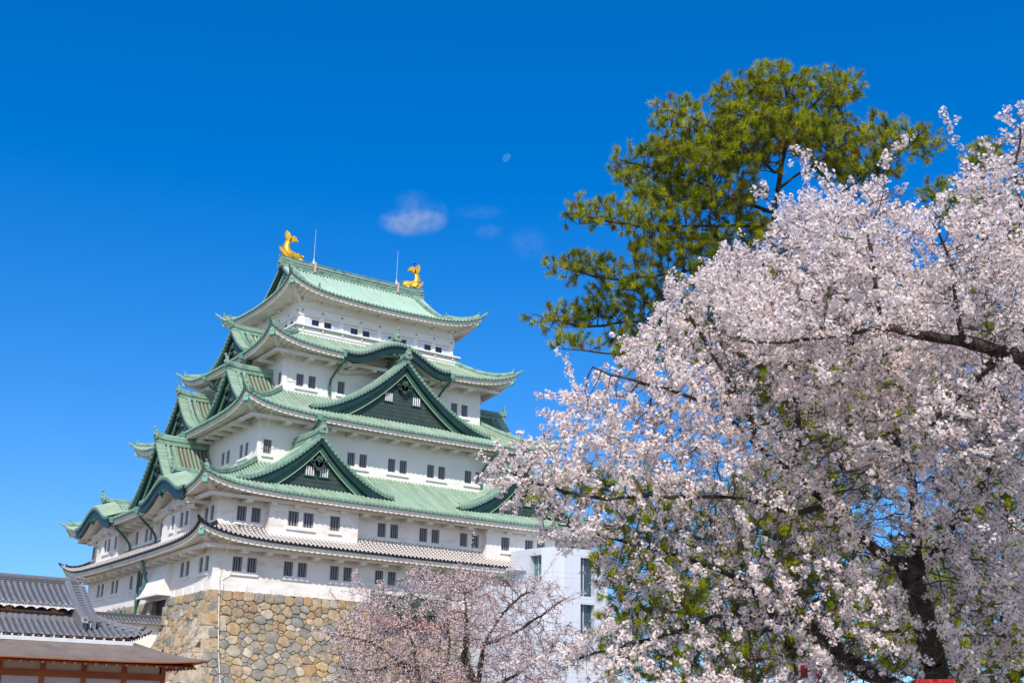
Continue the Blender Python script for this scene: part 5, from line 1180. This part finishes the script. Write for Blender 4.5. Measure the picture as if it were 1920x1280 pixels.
pine('pine_tree', 'tall yellow-green pine with a bare dark upper trunk, rising above the white cherry blossom',
    ([(1500, 1560, 28), (1490, 1200, 28), (1470, 800, 28), (1455, 560, 28), (1450, 420, 28), (1462, 330, 28), (1474, 265, 28), (1480, 170, 28)], .36, .05),
    [([(1450, 420, 28), (1330, 425, 27.6), (1200, 425, 27.4), (1085, 402, 27.2)], 0.060, .01), ([(1455, 520, 28), (1330, 500, 28), (1250, 515, 28), (1150, 525, 28), (1040, 498, 28)], 0.066, .01),
     ([(1462, 650, 28), (1330, 600, 28.3), (1200, 600, 28.4), (1090, 615, 28.4), (1000, 588, 28.4)], 0.072, .01), ([(1465, 720, 28), (1350, 690, 27.6), (1200, 665, 27.4), (1060, 655, 27.3)], 0.060, .01),
     ([(1450, 400, 28), (1360, 370, 28.6), (1290, 330, 28.8), (1200, 310, 28.8), (1150, 298, 28.8)], 0.054, .01), ([(1462, 330, 28), (1390, 270, 27.6), (1310, 225, 27.4), (1250, 205, 27.3)], 0.042, .01),
     ([(1472, 275, 28), (1410, 220, 28.4), (1380, 175, 28.5)], 0.030, .01), ([(1478, 240, 28), (1530, 190, 28), (1575, 150, 28)], 0.030, .01), ([(1478, 200, 28), (1465, 150, 27.8)], 0.024, .01),
     ([(1452, 430, 28), (1540, 390, 28.2), (1620, 330, 28.3), (1690, 280, 28.3), (1740, 262, 28.3)], 0.054, .01), ([(1460, 350, 28), (1540, 300, 27.6), (1600, 240, 27.5)], 0.036, .01), ([(1452, 440, 28), (1500, 420, 29), (1580, 380, 29.2), (1650, 350, 29.3)], 0.042, .01)],
    [(1460, 160, 62, 38, 28, 1.2), (1565, 175, 55, 40, 28, 1.0), (1390, 185, 55, 42, 28.2, 1.0), (1270, 220, 48, 32, 27.4, .8), (1440, 240, 120, 55, 28, 1.8), (1340, 290, 130, 55, 28, 1.6), (1190, 315, 60, 28, 28.8, .7), (1250, 350, 90, 40, 28.4, 1.0), (1545, 260, 75, 50, 27.8, 1.2), (1660, 265, 55, 45, 28.2, .9), (1720, 270, 45, 35, 28.3, .7), (1600, 320, 90, 40, 28.6, 1.1), (1320, 375, 130, 35, 28, 1.3), (1200, 410, 110, 32, 27.5, .9), (1100, 405, 45, 26, 27.2, .6), (1280, 460, 110, 36, 28, 1.1), (1090, 500, 75, 26, 28, .8), (1190, 530, 90, 30, 28, .9), (1350, 520, 120, 45, 28, 1.2), (1080, 598, 95, 24, 28.4, .8), (1180, 570, 80, 34, 28.3, .8), (1200, 620, 80, 34, 28.3, .8), (1080, 650, 55, 16, 27.3, .6), (1230, 665, 110, 26, 27.5, .8), (1380, 620, 150, 80, 28, 1.3), (1400, 440, 60, 36, 28, .9), (1500, 560, 180, 80, 28.6, 1.5), (1560, 720, 230, 110, 28.6, 1.8)],
    14000, 41)
pine('pine_tree', 'lower pine glimpsed behind the cherry blossom next to the white lift tower',
    ([(1420, 1500, 24), (1400, 1200, 24), (1360, 1050, 24), (1320, 940, 24)], .28, .05),
    [([(1380, 1120, 24), (1280, 1080, 24), (1180, 1090, 24)], 0.048, .01), ([(1360, 1050, 24), (1250, 960, 24), (1130, 915, 24), (1030, 905, 24)], 0.048, .01), ([(1400, 1200, 24), (1300, 1220, 24), (1180, 1240, 24)], 0.048, .01), ([(1360, 1050, 24), (1450, 950, 24), (1560, 860, 24), (1650, 780, 24)], 0.054, .01)],
    [(1130, 920, 130, 40, 24, .9), (1030, 905, 50, 24, 24, .5), (1250, 960, 120, 60, 24, 1.1), (1190, 1060, 80, 90, 24, 1.0), (1300, 1100, 130, 110, 24, 1.4), (1180, 1200, 70, 80, 24, 1.0), (1230, 1150, 70, 110, 24, 1.0), (1320, 1240, 160, 60, 24, 1.3), (1480, 1000, 140, 150, 24.5, 1.6), (1600, 840, 130, 110, 25, 1.5), (1600, 1150, 200, 130, 25, 1.6), (1450, 1200, 160, 90, 25, 1.4)],
    8500, 53)
pine('pine_tree', 'dark pine at the far right glimpsed between cherry branches',
    ([(1900, 1500, 31), (1890, 1000, 31), (1870, 700, 31), (1850, 500, 31), (1840, 330, 31)], .3, .05),
    [([(1850, 480, 31), (1800, 420, 31), (1750, 360, 31)], 0.036, .01), ([(1860, 600, 31), (1780, 560, 31), (1700, 540, 31)], 0.048, .01), ([(1870, 700, 31), (1960, 620, 31), (2010, 520, 31)], 0.048, .01), ([(1880, 850, 31), (1780, 800, 31), (1690, 760, 31)], 0.048, .01)],
    [(1765, 375, 40, 30, 31, .8), (1845, 300, 40, 40, 31, .8), (1840, 400, 90, 45, 31, 1.2), (1900, 480, 100, 60, 31, 1.4), (1760, 560, 100, 50, 31, 1.3), (1880, 640, 130, 70, 31, 1.5), (1760, 780, 150, 70, 31, 1.5), (1880, 900, 130, 90, 31, 1.5), (1820, 1080, 170, 130, 30, 1.6), (1880, 1220, 150, 90, 30, 1.6), (1740, 1180, 120, 110, 30, 1.4)],
    8000, 67)

# ---------------------------------------------------------------- small things near the cherry trunks
REDP = mat('red_paint', (.55, .02, .015), .45); PBL = mat('pale_blue_board', (.45, .60, .72), .5); WHT = mat('white_cloth', (.80, .78, .76), .8)
def board(px0, px1, pytop, dep, hh):
    a, b = W(px0, pytop, dep), W(px1, pytop, dep); return a, b
a, b = W(1716, 1273, 13.2), W(1788, 1272, 13.2); nrm_ = np.array([-(b-a)[1], (b-a)[0], 0]); nrm_ /= np.linalg.norm(nrm_); ax = (b-a)/np.linalg.norm(b-a); wd_ = np.linalg.norm(b-a); zz_ = np.array([0, 0, 1.0])
sg_ = thing('notice_board', 'red framed notice board at the foot of the big cherry trunk', 'sign')
def pl_box(mb, x0, x1, z0, z1, d0, d1, mi=0): mb.hexa([a+ax*x+nrm_*d+zz_*z for z in (z0, z1) for x, d in ((x0, d0), (x1, d0), (x1, d1), (x0, d1))], mi)
mb = MB(); pl_box(mb, 0, wd_, -.05, 0, -.03, .03); pl_box(mb, 0, .05, -.60, -.05, -.03, .03); pl_box(mb, wd_-.05, wd_, -.60, -.05, -.03, .03); pl_box(mb, 0, wd_, -.65, -.60, -.03, .03); mb.build('frame', REDP, sg_)
mb = MB(); pl_box(mb, .05, wd_-.05, -.60, -.05, -.01, .012); mb.build('panel', PBL, sg_)
for x_ in (.06, wd_-.10): mb = MB(); pl_box(mb, x_, x_+.04, -1.6-a[2], -.65, -.02, .02); mb.build('leg', BRN, sg_)
a, b = W(1496, 1240, 17.5), W(1556, 1242, 17.5); nrm_ = np.array([-(b-a)[1], (b-a)[0], 0]); nrm_ /= np.linalg.norm(nrm_); ax = (b-a)/np.linalg.norm(b-a); wd_ = np.linalg.norm(b-a)
bn = thing('festival_banner', 'white and red festival banner half hidden by low blossom', 'banner')
mb = MB(); pl_box(mb, 0, wd_, -.62, 0, -.006, .006); mb.build('cloth', WHT, bn)
for i in range(2):
    for x_, z_ in ((.03, -.04), (.05, -.32)): mb = MB(); pl_box(mb, x_+i*.19, x_+.1+i*.19, z_-.18, z_, -.012, -.007); mb.build('red_mark', REDP, bn)
mb = MB(); mb.tube([a-ax*.1+zz_*.01, b+ax*.1+zz_*.01], .015, 6); mb.tube([a-ax*.05, (a-ax*.05)*[1, 1, 0]+[0, 0, -1.6]], .02, 6); mb.tube([b+ax*.05, (b+ax*.05)*[1, 1, 0]+[0, 0, -1.6]], .02, 6); mb.build('pole', BRN, bn)

# ---------------------------------------------------------------- day moon and wisps of cloud
mb = MB(); md = 6000.0; mb.ball(W(951.5, 297, md), (24, 24, 24), 24, 16); q_ = mb.v[0]-W(951.5, 297, md); dd_ = (CR*.75-CU*.66); pr_ = q_@dd_; mb.v[0] = W(951.5, 297, md)+q_-dd_[None]*np.where(pr_ > 0, pr_*.62, 0)[:, None]
mm_ = bpy.data.materials.new('pale_day_moon'); mm_.use_nodes = True; N = mm_.node_tree.nodes; L = mm_.node_tree.links; N.remove(N['Principled BSDF']); em = N.new('ShaderNodeEmission'); tcm = N.new('ShaderNodeTexCoord'); nzm = N.new('ShaderNodeTexNoise'); nzm.inputs['Scale'].default_value = .05; L.new(tcm.outputs['Object'], nzm.inputs['Vector']); rm = N.new('ShaderNodeValToRGB'); rm.color_ramp.elements[0].color = (.02, .235, .69, 1); rm.color_ramp.elements[1].color = (.055, .275, .71, 1); L.new(nzm.outputs[0], rm.inputs[0]); L.new(rm.outputs[0], em.inputs[0]); L.new(em.outputs[0], N['Material Output'].inputs[0])
mo = mb.build('moon', mm_, None, smooth=True); tag(mo, 'faint pale day moon high in the blue sky', 'moon')
cm = bpy.data.materials.new('cloud_wisp'); cm.use_nodes = True; nt = cm.node_tree; N = nt.nodes; L = nt.links; N.remove(N['Principled BSDF']); pv = N.new('ShaderNodeVolumePrincipled'); pv.inputs['Color'].default_value = (.98, .95, .97, 1); pv.inputs['Anisotropy'].default_value = 0.0
a_ = N.new('ShaderNodeTexCoord'); nz = N.new('ShaderNodeTexNoise'); nz.inputs['Scale'].default_value = .022; nz.inputs['Detail'].default_value = 5; L.new(a_.outputs['Object'], nz.inputs['Vector'])
g_ = N.new('ShaderNodeTexGradient'); g_.gradient_type = 'SPHERICAL'
CL = [(772, 416, 70, 30, 1.5), (815, 404, 30, 34, .8), (775, 385, 40, 36, .35), (915, 434, 36, 18, .3), (990, 456, 44, 36, .25), (900, 398, 56, 18, .12)]
root_cloud = None
for i, (px, py, rx, ry, dn) in enumerate(CL):
    D_ = 2600.0; k = D_/CF; ctr = W(px, py, D_); mb = MB(); mb.ball((0, 0, 0), (1, 1, 1), 20, 14)
    m_ = cm.copy(); nt = m_.node_tree; N = nt.nodes; L = nt.links
    tc_ = [n for n in N if n.type == 'TEX_COORD'][0]; nz_ = [n for n in N if n.type == 'TEX_NOISE'][0]; g2 = [n for n in N if n.type == 'TEX_GRADIENT'][0]; pv_ = [n for n in N if n.type == 'PRINCIPLED_VOLUME'][0]; out = [n for n in N if n.type == 'OUTPUT_MATERIAL'][0]
    mp = N.new('ShaderNodeMapping'); mp.inputs['Location'].default_value = (i*3.7, i*1.3, 0); mp.inputs['Scale'].default_value = (1.6, 1.6, 1.0); L.new(tc_.outputs['Object'], mp.inputs[0]); L.new(mp.outputs[0], nz_.inputs['Vector']); nz_.inputs['Scale'].default_value = 1.25; nz_.inputs['Roughness'].default_value = .66; nz_.inputs['Distortion'].default_value = 1.1; L.new(tc_.outputs['Object'], g2.inputs['Vector'])
    r1 = N.new('ShaderNodeMapRange'); r1.inputs[1].default_value = .43; r1.inputs[2].default_value = .70; L.new(nz_.outputs[0], r1.inputs[0])
    mu = N.new('ShaderNodeMath'); mu.operation = 'MULTIPLY'; L.new(r1.outputs[0], mu.inputs[0]); r2 = N.new('ShaderNodeMapRange'); r2.inputs[1].default_value = .0; r2.inputs[2].default_value = .75; L.new(g2.outputs['Fac'], r2.inputs[0]); L.new(r2.outputs[0], mu.inputs[1])
    m2 = N.new('ShaderNodeMath'); m2.operation = 'MULTIPLY'; L.new(mu.outputs[0], m2.inputs[0]); m2.inputs[1].default_value = dn*.016; L.new(m2.outputs[0], pv_.inputs['Density']); L.new(pv_.outputs[0], out.inputs['Volume'])
    o = mb.build('cloud', m_, root_cloud); 
    Mx = Matrix(((CR[0]*rx*k, CFW[0]*rx*k*.8, CU[0]*ry*k, ctr[0]), (CR[1]*rx*k, CFW[1]*rx*k*.8, CU[1]*ry*k, ctr[1]), (CR[2]*rx*k, CFW[2]*rx*k*.8, CU[2]*ry*k, ctr[2]), (0, 0, 0, 1)))
    o.matrix_world = Mx; o['kind'] = 'structure'
